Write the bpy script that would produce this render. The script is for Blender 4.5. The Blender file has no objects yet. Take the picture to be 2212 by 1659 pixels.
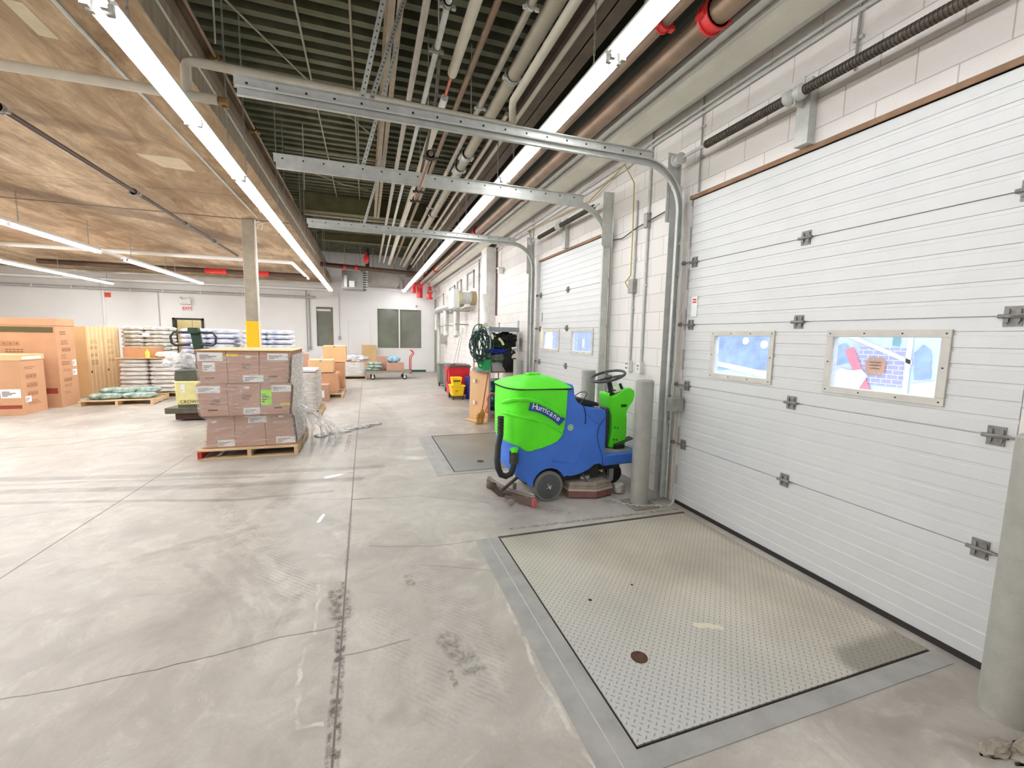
import bpy, bmesh, math, random
from mathutils import Vector, Matrix, noise as mnoise
random.seed(7)
S = bpy.context.scene
COL = S.collection
R = math.radians

# ------------------------------------------------------------------ camera, world, exposure
CAM = (0.0, 0.0, 1.70)
_yaw, _pitch, _roll, _f = 0.32683, 0.10960, 0.019207, 932.4
fw = Vector((math.sin(_yaw)*math.cos(_pitch), math.cos(_yaw)*math.cos(_pitch), -math.sin(_pitch)))
rt = Vector((math.cos(_yaw), -math.sin(_yaw), 0)); upv = rt.cross(fw)
r2 = rt*math.cos(_roll)+upv*math.sin(_roll); u2 = -rt*math.sin(_roll)+upv*math.cos(_roll)
cd = bpy.data.cameras.new('camera'); cam = bpy.data.objects.new('camera', cd); COL.objects.link(cam)
cam.matrix_world = Matrix(((r2.x, u2.x, -fw.x, CAM[0]), (r2.y, u2.y, -fw.y, CAM[1]), (r2.z, u2.z, -fw.z, CAM[2]), (0, 0, 0, 1)))
cd.sensor_width = 36; cd.lens = _f/2212*36; cd.clip_start = 0.05; cd.clip_end = 200
S.camera = cam
wd = bpy.data.worlds.new('sky'); S.world = wd; wd.use_nodes = True
wd.node_tree.nodes['Background'].inputs[0].default_value = (0.86, 0.93, 1.0, 1)
wd.node_tree.nodes['Background'].inputs[1].default_value = 4.6
TUBE_STRENGTH = 30.0
S.view_settings.view_transform = 'Standard'; S.view_settings.look = 'None'
S.view_settings.gamma = 1; S.view_settings.use_curve_mapping = False
S.view_settings.exposure = 0.18

# ------------------------------------------------------------------ materials
def lin(c):
    return tuple(((v/255)/12.92 if v/255 <= .04045 else ((v/255+.055)/1.055)**2.4) for v in c)
def shade(c, k): return tuple(min(1, v*k) for v in c)
MATS = {}
def nd(nt, t, **kw):
    n = nt.nodes.new(t)
    for k, v in kw.items():
        if k == 'i':
            for a, b in v.items():
                if isinstance(b, bpy.types.NodeSocket): nt.links.new(b, n.inputs[a])
                else: n.inputs[a].default_value = b
        else: setattr(n, k, v)
    return n
def mat(name, c, rough=.6, metal=0, amt=.10, scale=6, bump=0, bscale=60, stretch=None, emit=None, spec=.5, c2=None, coat=0):
    if name in MATS: return MATS[name]
    m = bpy.data.materials.new(name); m.use_nodes = True; nt = m.node_tree
    p = nt.nodes['Principled BSDF']; p.inputs['Roughness'].default_value = rough; p.inputs['Metallic'].default_value = metal
    p.inputs['Specular IOR Level'].default_value = spec; p.inputs['Coat Weight'].default_value = coat
    L = lin(c); tc = nd(nt, 'ShaderNodeTexCoord'); src = tc.outputs['Object']
    if stretch:
        mp = nd(nt, 'ShaderNodeMapping', i={0: src}); mp.inputs['Scale'].default_value = stretch; src = mp.outputs[0]
    if amt or c2:
        n = nd(nt, 'ShaderNodeTexNoise', i={'Vector': src, 'Scale': scale, 'Detail': 5.0, 'Roughness': .6})
        mx = nd(nt, 'ShaderNodeMix', data_type='RGBA')
        mr = nd(nt, 'ShaderNodeMapRange', i={0: n.outputs[0], 1: .32, 2: .68})
        nt.links.new(mr.outputs[0], mx.inputs[0])
        a = shade(L, 1-amt); b = lin(c2) if c2 else shade(L, 1+amt)
        mx.inputs[6].default_value = (*a, 1); mx.inputs[7].default_value = (*b, 1)
        nt.links.new(mx.outputs[2], p.inputs['Base Color'])
    else: p.inputs['Base Color'].default_value = (*L, 1)
    if bump:
        n2 = nd(nt, 'ShaderNodeTexNoise', i={'Vector': src, 'Scale': bscale, 'Detail': 3.0})
        bp = nd(nt, 'ShaderNodeBump', i={'Height': n2.outputs[0], 'Strength': bump, 'Distance': .01})
        nt.links.new(bp.outputs[0], p.inputs['Normal'])
    if emit is not None:
        p.inputs['Emission Color'].default_value = (*L, 1); p.inputs['Emission Strength'].default_value = emit
    MATS[name] = m; return m

STEEL = mat('galvanised steel', (200, 201, 197), .45, .08, .12, 9)
STEELD = mat('dull steel', (158, 156, 150), .5, .08, .18, 14)
DARKST = mat('dark oily steel', (92, 84, 76), .5, .4, .3, 12)
BLACK = mat('black rubber', (34, 34, 34), .6, 0, .2, 8)
DARK = mat('dark grey plastic', (70, 72, 72), .5, 0, .15, 8)
WHITE = mat('white paint', (232, 230, 226), .5, 0, .03, 4)
PIPEW = mat('cream pipe covering', (214, 206, 190), .6, 0, .07, 5)
PIPEG = mat('grey pipe', (176, 168, 155), .45, .2, .14, 8)
PIPEB = mat('bare brown steel pipe', (142, 118, 98), .42, .35, .22, 5)
RED = mat('red coupling enamel', (214, 52, 52), .4, 0, .1, 8)
CONC = mat('grey concrete', (168, 158, 142), .8, 0, .14, 5, .3, 40)
YELLOW = mat('yellow paint', (246, 196, 24), .5, 0, .05, 5)
CARD = mat('brown cardboard', (200, 152, 116), .8, 0, .06, 3)
CARDP = mat('pinkish brown cardboard', (190, 148, 128), .8, 0, .06, 3)
CARDL = mat('light cardboard', (226, 184, 138), .8, 0, .06, 3)
CARDT = mat('tan cardboard', (214, 178, 130), .8, 0, .05, 3)
WOOD = mat('pale pallet wood', (216, 186, 148), .75, 0, .14, 6, stretch=(1, 1, 6))
WOODR = mat('red painted pallet end', (190, 54, 44), .7, 0, .1, 8)
PAPER = mat('white label paper', (240, 240, 240), .6, 0, .02, 6)
INK = mat('dark print', (74, 60, 50), .8, 0, .1, 30)
BOLLARD = mat('grey bollard paint', (164, 162, 154), .55, 0, .08, 9, .15, 60)
GREEN = mat('bright green moulded plastic', (96, 244, 36), .42, 0, .07, 3, .06, 300)
BLUE = mat('blue moulded plastic', (66, 122, 224), .45, 0, .08, 3, .06, 300)
GREENB = mat('green basket plastic', (22, 158, 84), .45)
REDP = mat('red bin plastic', (214, 34, 52), .45)
YELP = mat('yellow bucket plastic', (250, 206, 26), .4)
BLUP = mat('blue bin plastic', (48, 66, 158), .5)
GREYP = mat('grey bin plastic', (118, 128, 120), .5)
GREYL = mat('light grey tote plastic', (196, 198, 198), .5)
CREAM = mat('cream truck paint', (222, 214, 152), .5, 0, .08, 9)
OLIVE = mat('olive cover', (78, 80, 66), .5, 0, .2, 10)
def tube_mat(name, k):
    m = bpy.data.materials.new(name); m.use_nodes = True; nt = m.node_tree
    p = nt.nodes['Principled BSDF']; p.inputs['Base Color'].default_value = (1, 1, 1, 1)
    p.inputs['Emission Color'].default_value = (.955, .985, 1.0, 1); p.inputs['Emission Strength'].default_value = TUBE_STRENGTH*k
    return m
TUBE = tube_mat('lit fluorescent tube', 1.0); TUBEB = tube_mat('brighter fluorescent tube', 2.5); TUBEM = tube_mat('dimmer fluorescent tube', .56)
def clear_mat(name, c, op, rough=.15, bs=.8):
    m = bpy.data.materials.new(name); m.use_nodes = True; nt = m.node_tree; nt.nodes.clear()
    o = nd(nt, 'ShaderNodeOutputMaterial'); t = nd(nt, 'ShaderNodeBsdfTransparent')
    d = nd(nt, 'ShaderNodeBsdfPrincipled'); d.inputs['Base Color'].default_value = (*lin(c), 1); d.inputs['Roughness'].default_value = rough
    d.inputs['Specular IOR Level'].default_value = .8
    tc = nd(nt, 'ShaderNodeTexCoord')
    mp = nd(nt, 'ShaderNodeMapping', i={0: tc.outputs['Object']}); mp.inputs['Scale'].default_value = (2, 2, 9)
    n = nd(nt, 'ShaderNodeTexNoise', i={'Vector': mp.outputs[0], 'Scale': 3.0, 'Detail': 4.0})
    mr = nd(nt, 'ShaderNodeMapRange', i={0: n.outputs[0], 1: .45, 2: .7, 3: op*.75, 4: min(1, op*1.9)})
    bp = nd(nt, 'ShaderNodeBump', i={'Height': n.outputs[0], 'Strength': bs, 'Distance': .03}); nt.links.new(bp.outputs[0], d.inputs['Normal'])
    mx = nd(nt, 'ShaderNodeMixShader', i={0: mr.outputs[0], 1: t.outputs[0], 2: d.outputs[0]})
    nt.links.new(mx.outputs[0], o.inputs[0]); MATS[name] = m; return m
WRAP = clear_mat('clear stretch wrap', (236, 232, 230), .22)
WRAPW = clear_mat('layered milky stretch wrap', (236, 234, 230), .95, .4, .2)
GLASSC = clear_mat('thin clear glazing', (225, 235, 250), .08, .05)

def brick_mat(name, c, mort, w=.4, h=.2, axis='YZ', var=.03):
    m = bpy.data.materials.new(name); m.use_nodes = True; nt = m.node_tree; p = nt.nodes['Principled BSDF']
    tc = nd(nt, 'ShaderNodeTexCoord'); sp = nd(nt, 'ShaderNodeSeparateXYZ', i={0: tc.outputs['Object']})
    cb = nd(nt, 'ShaderNodeCombineXYZ', i={0: sp.outputs[1 if axis == 'YZ' else 0], 1: sp.outputs[2]})
    b = nd(nt, 'ShaderNodeTexBrick', i={'Vector': cb.outputs[0], 'Scale': 1.0, 'Mortar Size': .004, 'Mortar Smooth': .4, 'Brick Width': w, 'Row Height': h, 'Bias': 0.0})
    b.inputs['Color1'].default_value = (*shade(lin(c), 1-var), 1); b.inputs['Color2'].default_value = (*shade(lin(c), 1+var), 1); b.inputs['Mortar'].default_value = (*lin(mort), 1)
    n = nd(nt, 'ShaderNodeTexNoise', i={'Vector': tc.outputs['Object'], 'Scale': 1.6, 'Detail': 6.0})
    mr = nd(nt, 'ShaderNodeMapRange', i={0: n.outputs[0], 3: .93, 4: 1.05})
    mx = nd(nt, 'ShaderNodeMix', data_type='RGBA', blend_type='MULTIPLY'); mx.inputs[0].default_value = 1
    nt.links.new(b.outputs[0], mx.inputs[6]); nt.links.new(mr.outputs[0], mx.inputs[7]); nt.links.new(mx.outputs[2], p.inputs['Base Color'])
    n2 = nd(nt, 'ShaderNodeTexNoise', i={'Vector': tc.outputs['Object'], 'Scale': 90.0})
    sub = nd(nt, 'ShaderNodeMath', operation='SUBTRACT', i={0: n2.outputs[0], 1: b.outputs[1]})
    bp = nd(nt, 'ShaderNodeBump', i={'Height': sub.outputs[0], 'Strength': .5, 'Distance': .006}); nt.links.new(bp.outputs[0], p.inputs['Normal'])
    p.inputs['Roughness'].default_value = .6
    return m
BLOCK = brick_mat('white painted blockwork', (232, 226, 222), (192, 184, 178))
PLASTER = mat('white plaster wall', (238, 236, 234), .6, 0, .02, 1.2)

# segment mask group for stains, cracks, tyre marks with a shape of their own
SEG = bpy.data.node_groups.new('segment_mask', 'ShaderNodeTree')
for nm_, tp in (('P', 'NodeSocketVector'), ('A', 'NodeSocketVector'), ('B', 'NodeSocketVector'), ('W', 'NodeSocketFloat'), ('K', 'NodeSocketFloat')):
    SEG.interface.new_socket(nm_, in_out='INPUT', socket_type=tp)
SEG.interface.new_socket('M', in_out='OUTPUT', socket_type='NodeSocketFloat')
def _seg():
    nt = SEG; gi = nd(nt, 'NodeGroupInput'); go = nd(nt, 'NodeGroupOutput')
    V = lambda op, a, b, o=0: nd(nt, 'ShaderNodeVectorMath', operation=op, i={0: a, 1: b}).outputs[o]
    pa = V('SUBTRACT', gi.outputs[0], gi.outputs[1]); ba = V('SUBTRACT', gi.outputs[2], gi.outputs[1])
    h = nd(nt, 'ShaderNodeMath', operation='DIVIDE', use_clamp=True, i={0: V('DOT_PRODUCT', pa, ba, 1), 1: V('DOT_PRODUCT', ba, ba, 1)})
    sc = nd(nt, 'ShaderNodeVectorMath', operation='SCALE', i={0: ba, 3: h.outputs[0]})
    d = nd(nt, 'ShaderNodeVectorMath', operation='LENGTH', i={0: V('SUBTRACT', pa, sc.outputs[0])})
    dv = nd(nt, 'ShaderNodeMath', operation='DIVIDE', i={0: d.outputs[1], 1: gi.outputs[3]})
    mr = nd(nt, 'ShaderNodeMapRange', interpolation_type='SMOOTHSTEP', i={0: dv.outputs[0], 1: .45, 2: 1.0, 3: 1.0, 4: 0.0})
    ml = nd(nt, 'ShaderNodeMath', operation='MULTIPLY', i={0: mr.outputs[0], 1: gi.outputs[4]})
    nt.links.new(ml.outputs[0], go.inputs[0])
_seg()
LAST = {}
def segs(nt, P, lst, z=0.0):
    """lst of (points, width, strength) -> one mask socket"""
    acc = None; key = nt.as_pointer()
    for pts, w, k in lst:
        for a, b in zip(pts[:-1], pts[1:]):
            q = P
            if key in LAST:   # evaluate one after the other (keeps the shader stack small)
                tiny = nd(nt, 'ShaderNodeMath', operation='MULTIPLY', i={0: LAST[key], 1: 1e-7})
                cb = nd(nt, 'ShaderNodeCombineXYZ', i={2: tiny.outputs[0]})
                q = nd(nt, 'ShaderNodeVectorMath', operation='ADD', i={0: P, 1: cb.outputs[0]}).outputs[0]
            g = nd(nt, 'ShaderNodeGroup', node_tree=SEG, i={0: q}); g.inputs[1].default_value = (a[0], a[1], z); g.inputs[2].default_value = (b[0], b[1], z)
            g.inputs[3].default_value = w; g.inputs[4].default_value = k
            acc = g.outputs[0] if acc is None else nd(nt, 'ShaderNodeMath', operation='MAXIMUM', i={0: acc, 1: g.outputs[0]}).outputs[0]
            LAST[key] = acc
    return acc
def warp(nt, src, scale, amt, detail=3.0):
    n = nd(nt, 'ShaderNodeTexNoise', i={'Vector': src, 'Scale': scale, 'Detail': detail})
    s = nd(nt, 'ShaderNodeVectorMath', operation='SUBTRACT', i={0: n.outputs[1], 1: (.5, .5, .5)})
    m = nd(nt, 'ShaderNodeVectorMath', operation='MULTIPLY', i={0: s.outputs[0], 1: (amt, amt, 0)})
    return nd(nt, 'ShaderNodeVectorMath', operation='ADD', i={0: src, 1: m.outputs[0]}).outputs[0]
def mixc(nt, f, a, b, blend='MIX'):
    m = nd(nt, 'ShaderNodeMix', data_type='RGBA', blend_type=blend)
    for idx, v in ((0, f), (6, a), (7, b)):
        if isinstance(v, bpy.types.NodeSocket): nt.links.new(v, m.inputs[idx])
        else: m.inputs[idx].default_value = v
    return m.outputs[2]
def ramp(nt, v, a, b, c=0., d=1.):
    return nd(nt, 'ShaderNodeMapRange', i={0: v, 1: a, 2: b, 3: c, 4: d}).outputs[0]

segs0 = segs
def floor_mat(TX0=-99, TX1=99, TY0=-99, TY1=99):
    m = bpy.data.materials.new('worn concrete floor'); m.use_nodes = True; nt = m.node_tree; p = nt.nodes['Principled BSDF']
    P = nd(nt, 'ShaderNodeTexCoord').outputs['Object']
    def segs(nt, P, lst):   # keep only the marks that reach this bay of the floor
        out = []
        for pts, w, k in lst:
            for a, b in zip(pts[:-1], pts[1:]):
                e = w+.12
                if max(a[0], b[0])+e > TX0 and min(a[0], b[0])-e < TX1 and max(a[1], b[1])+e > TY0 and min(a[1], b[1])-e < TY1: out.append(([a, b], w, k))
        return segs0(nt, P, out) if out else nd(nt, 'ShaderNodeValue').outputs[0]
    fl = nd(nt, 'ShaderNodeVectorMath', operation='MULTIPLY', i={0: P, 1: (1, 1, 0)}).outputs[0]
    n1 = nd(nt, 'ShaderNodeTexNoise', i={'Vector': fl, 'Scale': .7, 'Detail': 8.0, 'Roughness': .62, 'Distortion': .6})
    n2 = nd(nt, 'ShaderNodeTexNoise', i={'Vector': fl, 'Scale': 7., 'Detail': 6.0, 'Roughness': .65})
    n3 = nd(nt, 'ShaderNodeTexNoise', i={'Vector': fl, 'Scale': 60., 'Detail': 3.0})
    c = mixc(nt, ramp(nt, n1.outputs[0], .35, .65), (*lin((152, 145, 137)), 1), (*lin((208, 202, 193)), 1))
    c = mixc(nt, ramp(nt, n2.outputs[0], .35, .75, 0., .6), c, (*lin((176, 166, 158)), 1))
    n6 = nd(nt, 'ShaderNodeTexNoise', i={'Vector': fl, 'Scale': 2.3, 'Detail': 9.0, 'Roughness': .72, 'Distortion': 1.2})
    c = mixc(nt, ramp(nt, n6.outputs[0], .5, .66, 0., .5), c, (*lin((150, 142, 132)), 1))
    c = mixc(nt, ramp(nt, n6.outputs[0], .46, .32, 0., .45), c, (*lin((222, 216, 206)), 1))
    c = mixc(nt, ramp(nt, n3.outputs[0], .3, .8, .0, .35), c, (*lin((160, 152, 142)), 1))
    w1 = warp(nt, fl, 1.2, .10); w2 = warp(nt, fl, 9., .07, 6.0)
    # long tyre arcs
    n4 = nd(nt, 'ShaderNodeTexNoise', i={'Vector': fl, 'Scale': 4., 'Detail': 6.0})
    tr = segs(nt, w1, [([(-6, 6.5), (-3.9, 6.25), (-2.86, 6.05), (-1.25, 5.80), (.14, 5.67)], .10, .55),
        ([(-6, 6.1), (-3.62, 5.78), (-2.42, 5.52), (-1.16, 5.35), (-.1, 5.25)], .10, .6), ([(-6, 6.3), (-2.9, 5.9), (-1.2, 5.6)], .05, .4),
        ([(-3.38, 5.38), (-2.17, 5.1), (-1.23, 4.87), (-.4, 4.9)], .05, .5), ([(-6.5, 8.2), (-3.4, 8.6), (-2.6, 9.4)], .05, .3), ([(-6.5, 7.6), (-4.2, 8.0), (-3.0, 8.9)], .06, .3),
        ([(-.2, 3.9), (-.9, 4.9), (-1.5, 5.5)], .08, .2), ([(.4, 6.0), (.6, 8.5), (.3, 11)], .16, .2), ([(-.5, 9), (-.4, 14)], .14, .12)])
    tr = nd(nt, 'ShaderNodeMath', operation='MULTIPLY', i={0: tr, 1: ramp(nt, n4.outputs[0], .3, .6, .35, 1.)}).outputs[0]
    c = mixc(nt, tr, c, (*lin((112, 104, 96)), 1))
    # tread prints
    wv = nd(nt, 'ShaderNodeTexWave', i={'Vector': fl, 'Scale': 16., 'Distortion': 3., 'Detail': 3.0}, bands_direction='DIAGONAL')
    td = segs(nt, w1, [([(-1.43, 5.35), (-1.35, 4.78), (-1.12, 4.27), (-.82, 3.66), (-.56, 3.23), (-.45, 3.0)], .17, .5), ([(-.75, 4.9), (-.95, 4.3), (-.7, 3.8)], .14, .3), ([(-.1, 3.4), (-.4, 3.9)], .07, .35),
        ([(.2, 3.9), (.5, 2.6), (.55, 1.9)], .20, .32), ([(.1, 2.6), (.3, 1.8)], .16, .25)])
    td = nd(nt, 'ShaderNodeMath', operation='MULTIPLY', i={0: td, 1: ramp(nt, wv.outputs[1], .3, .7, .15, .8)}).outputs[0]
    td = nd(nt, 'ShaderNodeMath', operation='MULTIPLY', i={0: td, 1: ramp(nt, n2.outputs[0], .38, .6, .1, 1.)}).outputs[0]
    c = mixc(nt, td, c, (*lin((106, 100, 92)), 1))
    # damp swipes and rings
    dm = segs(nt, w2, [([(-1.6, 3.79), (-1.22, 3.98)], .10, .45), ([(-1.2, 3.98), (-.95, 4.15)], .06, .3), ([(-1.26, 3.61), (-.5, 2.55)], .05, .3), ([(-1.1, 3.72), (-.4, 2.7)], .05, .3), ([(-.74, 3.14), (-.52, 2.6)], .05, .35),
        ([(-.45, 2.92), (-.5, 2.6)], .05, .35), ([(-.95, 3.4), (-.62, 2.45)], .05, .25), ([(-.28, 3.0), (-.2, 2.5)], .16, .25), ([(-.3, 2.1), (-.24, 1.9)], .12, .22), ([(2.2, 1.12), (2.75, 1.2)], .10, .3), ([(2.4, .95), (2.75, .75)], .12, .35)])
    dm = nd(nt, 'ShaderNodeMath', operation='MULTIPLY', i={0: dm, 1: ramp(nt, n2.outputs[0], .35, .55, .2, .9)}).outputs[0]
    c = mixc(nt, dm, c, (*lin((126, 120, 112)), 1))
    lt = segs(nt, w2, [([(-.33, 3.02), (-.30, 2.51)], .013, .5), ([(-.34, 2.4), (-.34, 2.08), (-.31, 1.9), (-.21, 1.88)], .012, .6), ([(-.6, 3.2), (-1.0, 4.0)], .06, .3), ([(.84, 2.53), (.80, 1.9), (.82, 1.5), (.85, 1.3)], .016, .6)])
    brk = ramp(nt, n2.outputs[0], .42, .58, .0, 1.)
    lt = nd(nt, 'ShaderNodeMath', operation='MULTIPLY', i={0: lt, 1: brk}).outputs[0]
    c = mixc(nt, lt, c, (*lin((226, 220, 210)), 1))
    # cracks and joints
    w3 = warp(nt, fl, 4., .05, 6.0); w4 = warp(nt, fl, 26., .022, 5.0)
    ck = segs(nt, w3, [([(-3, 2.4), (-1.62, 2.45), (-1.04, 2.45), (-.75, 2.49), (-.49, 2.53), (-.16, 2.54)], .0055, .75), ([(-5, 4.9), (-3.13, 4.97), (-2.05, 5.1), (-.16, 4.6)], .006, .5), ([(-.16, 4.57), (.5, 4.5), (1.2, 4.1)], .0055, .55),
        ([(.0, 3.5), (.45, 3.35), (.9, 3.35)], .008, .5), ([(-.16, 2.28), (.2, 2.3)], .007, .5), ([(.35, 3.1), (.85, 2.85)], .007, .4)])
    jt = segs(nt, fl, [([(-.13, 20), (-.16, 9), (-.17, 6.38), (-.16, 3.46), (-.155, 2.08), (-.15, -1.)], .0075, .8), ([(-2.29, 20.), (-2.29, 7.25), (-2.38, 3.72), (-2.5, 0.)], .0075, .8), ([(-.17, 7.41), (1.04, 7.17)], .008, .8), ([(-.16, 4.58), (.04, 4.57)], .01, .9)])
    dirt = segs(nt, w4, [([(-.19, 3.0), (-.165, 2.59), (-.16, 2.25), (-.155, 1.6)], .036, .95), ([(-.2, 2.9), (-.17, 2.65)], .085, .8), ([(-.16, 4.2), (-.16, 3.2)], .02, .5), ([(.25, 2.95), (.27, 2.85)], .04, .6), ([(.40, 2.25), (.5, 2.0)], .08, .6), ([(.38, 2.0), (.39, 1.9)], .02, .7), ([(1.35, 4.2), (1.8, 3.7)], .12, .35), ([(2.4, 3.78), (2.9, 3.7)], .05, .4), ([(1.2, 3.47), (2.95, 3.43)], .03, .65)])
    n5 = nd(nt, 'ShaderNodeTexNoise', i={'Vector': fl, 'Scale': 22., 'Detail': 6.0, 'Roughness': .7})
    dirt = nd(nt, 'ShaderNodeMath', operation='MULTIPLY', i={0: dirt, 1: ramp(nt, n5.outputs[0], .42, .60, .05, 1.)}).outputs[0]
    mk = nd(nt, 'ShaderNodeMath', operation='MAXIMUM', i={0: ck, 1: jt}).outputs[0]
    mk = nd(nt, 'ShaderNodeMath', operation='MAXIMUM', i={0: mk, 1: dirt}).outputs[0]
    c = mixc(nt, mk, c, (*lin((74, 66, 58)), 1))
    nt.links.new(c, p.inputs['Base Color'])
    wet = segs(nt, w2, [([(1.9, 7.5), (2.3, 7.9)], .42, .8), ([(.3, 6.1), (.75, 5.9)], .10, .45), ([(-.45, 5.4), (-.2, 5.5)], .05, .9), ([(-.4, 4.25), (-.44, 4.1)], .02, .6), ([(-.3, 6.5), (-.28, 7.6)], .05, .8), ([(-.5, 2.75), (-.52, 2.63)], .012, 1.)])
    r = nd(nt, 'ShaderNodeMath', operation='SUBTRACT', use_clamp=True, i={0: ramp(nt, n1.outputs[0], .3, .7, .38, .55), 1: nd(nt, 'ShaderNodeMath', operation='MULTIPLY', i={0: wet, 1: .36}).outputs[0]})
    nt.links.new(r.outputs[0], p.inputs['Roughness'])
    h = nd(nt, 'ShaderNodeMath', operation='SUBTRACT', i={0: nd(nt, 'ShaderNodeMath', operation='MULTIPLY', i={0: n3.outputs[0], 1: .25}).outputs[0], 1: mk})
    bp = nd(nt, 'ShaderNodeBump', i={'Height': h.outputs[0], 'Strength': .35, 'Distance': .008}); nt.links.new(bp.outputs[0], p.inputs['Normal'])
    return m

def tread_mat(ct=1.0, wetk=0):
    m = bpy.data.materials.new('diamond tread plate'); m.use_nodes = True; nt = m.node_tree; p = nt.nodes['Principled BSDF']
    P = nd(nt, 'ShaderNodeTexCoord').outputs['Object']; sp = nd(nt, 'ShaderNodeSeparateXYZ', i={0: P})
    Mt = lambda op, a, b=0., c=False: nd(nt, 'ShaderNodeMath', operation=op, use_clamp=c, i={0: a, 1: b}).outputs[0]
    s = 1/.030
    u = Mt('MULTIPLY', Mt('ADD', sp.outputs[0], sp.outputs[1]), s*.7071); v = Mt('MULTIPLY', Mt('SUBTRACT', sp.outputs[0], sp.outputs[1]), s*.7071)
    fu = Mt('SUBTRACT', Mt('FRACT', u), .5); fv = Mt('SUBTRACT', Mt('FRACT', v), .5)
    chk = Mt('FLOORED_MODULO', Mt('ADD', Mt('FLOOR', u), Mt('FLOOR', v)), 2.)
    def loz(a, b): return Mt('LESS_THAN', Mt('ADD', Mt('MULTIPLY', Mt('ABSOLUTE', a), 2.1), Mt('MULTIPLY', Mt('ABSOLUTE', b), 7.)), 1.)
    A = loz(fu, fv); Bq = loz(fv, fu)
    k = Mt('ADD', Mt('MULTIPLY', A, chk), Mt('MULTIPLY', Bq, Mt('SUBTRACT', 1., chk)))
    n = nd(nt, 'ShaderNodeTexNoise', i={'Vector': P, 'Scale': 1.4, 'Detail': 6.0})
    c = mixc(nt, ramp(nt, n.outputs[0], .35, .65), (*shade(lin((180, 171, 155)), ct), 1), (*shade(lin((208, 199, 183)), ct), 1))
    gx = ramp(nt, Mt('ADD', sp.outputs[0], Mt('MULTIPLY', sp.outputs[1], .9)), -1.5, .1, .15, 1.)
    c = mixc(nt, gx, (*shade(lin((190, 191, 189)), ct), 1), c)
    c = mixc(nt, Mt('MULTIPLY', k, .55), c, (*lin((92, 88, 80)), 1))
    st = segs(nt, warp(nt, P, 7., .08, 5.), [([(.50, -.93), (.93, -.915)], .16, .6), ([(.95, .95), (.95, -1.1)], .07, .3), ([(.3, .2), (.8, -.5)], .25, .12)], z=.024)
    c = mixc(nt, st, c, (*lin((104, 98, 88)), 1))
    lt = segs(nt, warp(nt, P, 30., .05, 5.), [([(-.15, -.42), (-.03, -.48)], .03, .8)], z=.024)
    c = mixc(nt, lt, c, (*lin((226, 216, 190)), 1))
    nt.links.new(c, p.inputs['Base Color']); p.inputs['Roughness'].default_value = .42; p.inputs['Metallic'].default_value = .08
    bp = nd(nt, 'ShaderNodeBump', i={'Height': k, 'Strength': .6, 'Distance': .002}); nt.links.new(bp.outputs[0], p.inputs['Normal'])
    return m
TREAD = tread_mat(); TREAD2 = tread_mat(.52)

def slab_mat():
    m = bpy.data.materials.new('board marked concrete slab'); m.use_nodes = True; nt = m.node_tree; p = nt.nodes['Principled BSDF']
    P = nd(nt, 'ShaderNodeTexCoord').outputs['Object']
    mp = nd(nt, 'ShaderNodeMapping', i={0: P}); mp.inputs['Scale'].default_value = (1.2, .35, 1); mp.inputs['Rotation'].default_value = (0, 0, .5)
    n1 = nd(nt, 'ShaderNodeTexNoise', i={'Vector': mp.outputs[0], 'Scale': 2.4, 'Detail': 10.0, 'Roughness': .74, 'Distortion': .9})
    n2 = nd(nt, 'ShaderNodeTexNoise', i={'Vector': P, 'Scale': .45, 'Detail': 3.0})
    n3 = nd(nt, 'ShaderNodeTexNoise', i={'Vector': mp.outputs[0], 'Scale': 14., 'Detail': 5.0})
    c = mixc(nt, ramp(nt, n1.outputs[0], .34, .66), (*lin((134, 106, 78)), 1), (*lin((218, 194, 160)), 1))
    c = mixc(nt, ramp(nt, n2.outputs[0], .42, .66, 0., .75), c, (*lin((132, 110, 86)), 1))
    c = mixc(nt, ramp(nt, n3.outputs[0], .42, .62, 0., .5), c, (*lin((168, 140, 108)), 1))
    pt = segs(nt, warp(nt, P, 12., .05, 4.), [([(-1.7, 8.8), (-1.6, 9.1)], .12, .6), ([(-3.6, 12.), (-3.2, 13.)], .2, .3)], z=3.8)
    c = mixc(nt, pt, c, (*lin((206, 190, 160)), 1))
    jn = segs(nt, P, [([(-9, 9.62), (-1.4, 9.60)], .05, .95), ([(-16, 14.5), (-1.4, 14.5)], .05, .8), ([(-7, 8.1), (-1.4, 8.05)], .02, .5), ([(-4.3, 8.5), (-1.4, 7.6)], .012, .4), ([(-3.4, 4.9), (-1.9, 6.5), (-1.5, 8.)], .008, .4)], z=3.8)
    c = mixc(nt, jn, c, (*lin((78, 64, 50)), 1))
    dk = segs(nt, warp(nt, P, 1.2, .5, 5.), [([(-7, 6.5), (-5.4, 8.7), (-3.6, 10.4), (-2.6, 12.3)], .42, .6), ([(-3.9, 5.6), (-2.4, 6.2)], .2, .4)], z=3.8)
    c = mixc(nt, dk, c, (*lin((96, 76, 58)), 1))
    nt.links.new(c, p.inputs['Base Color']); p.inputs['Roughness'].default_value = .85
    bp = nd(nt, 'ShaderNodeBump', i={'Height': n3.outputs[0], 'Strength': .3, 'Distance': .02}); nt.links.new(bp.outputs[0], p.inputs['Normal'])
    return m
SLAB = slab_mat()

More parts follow.
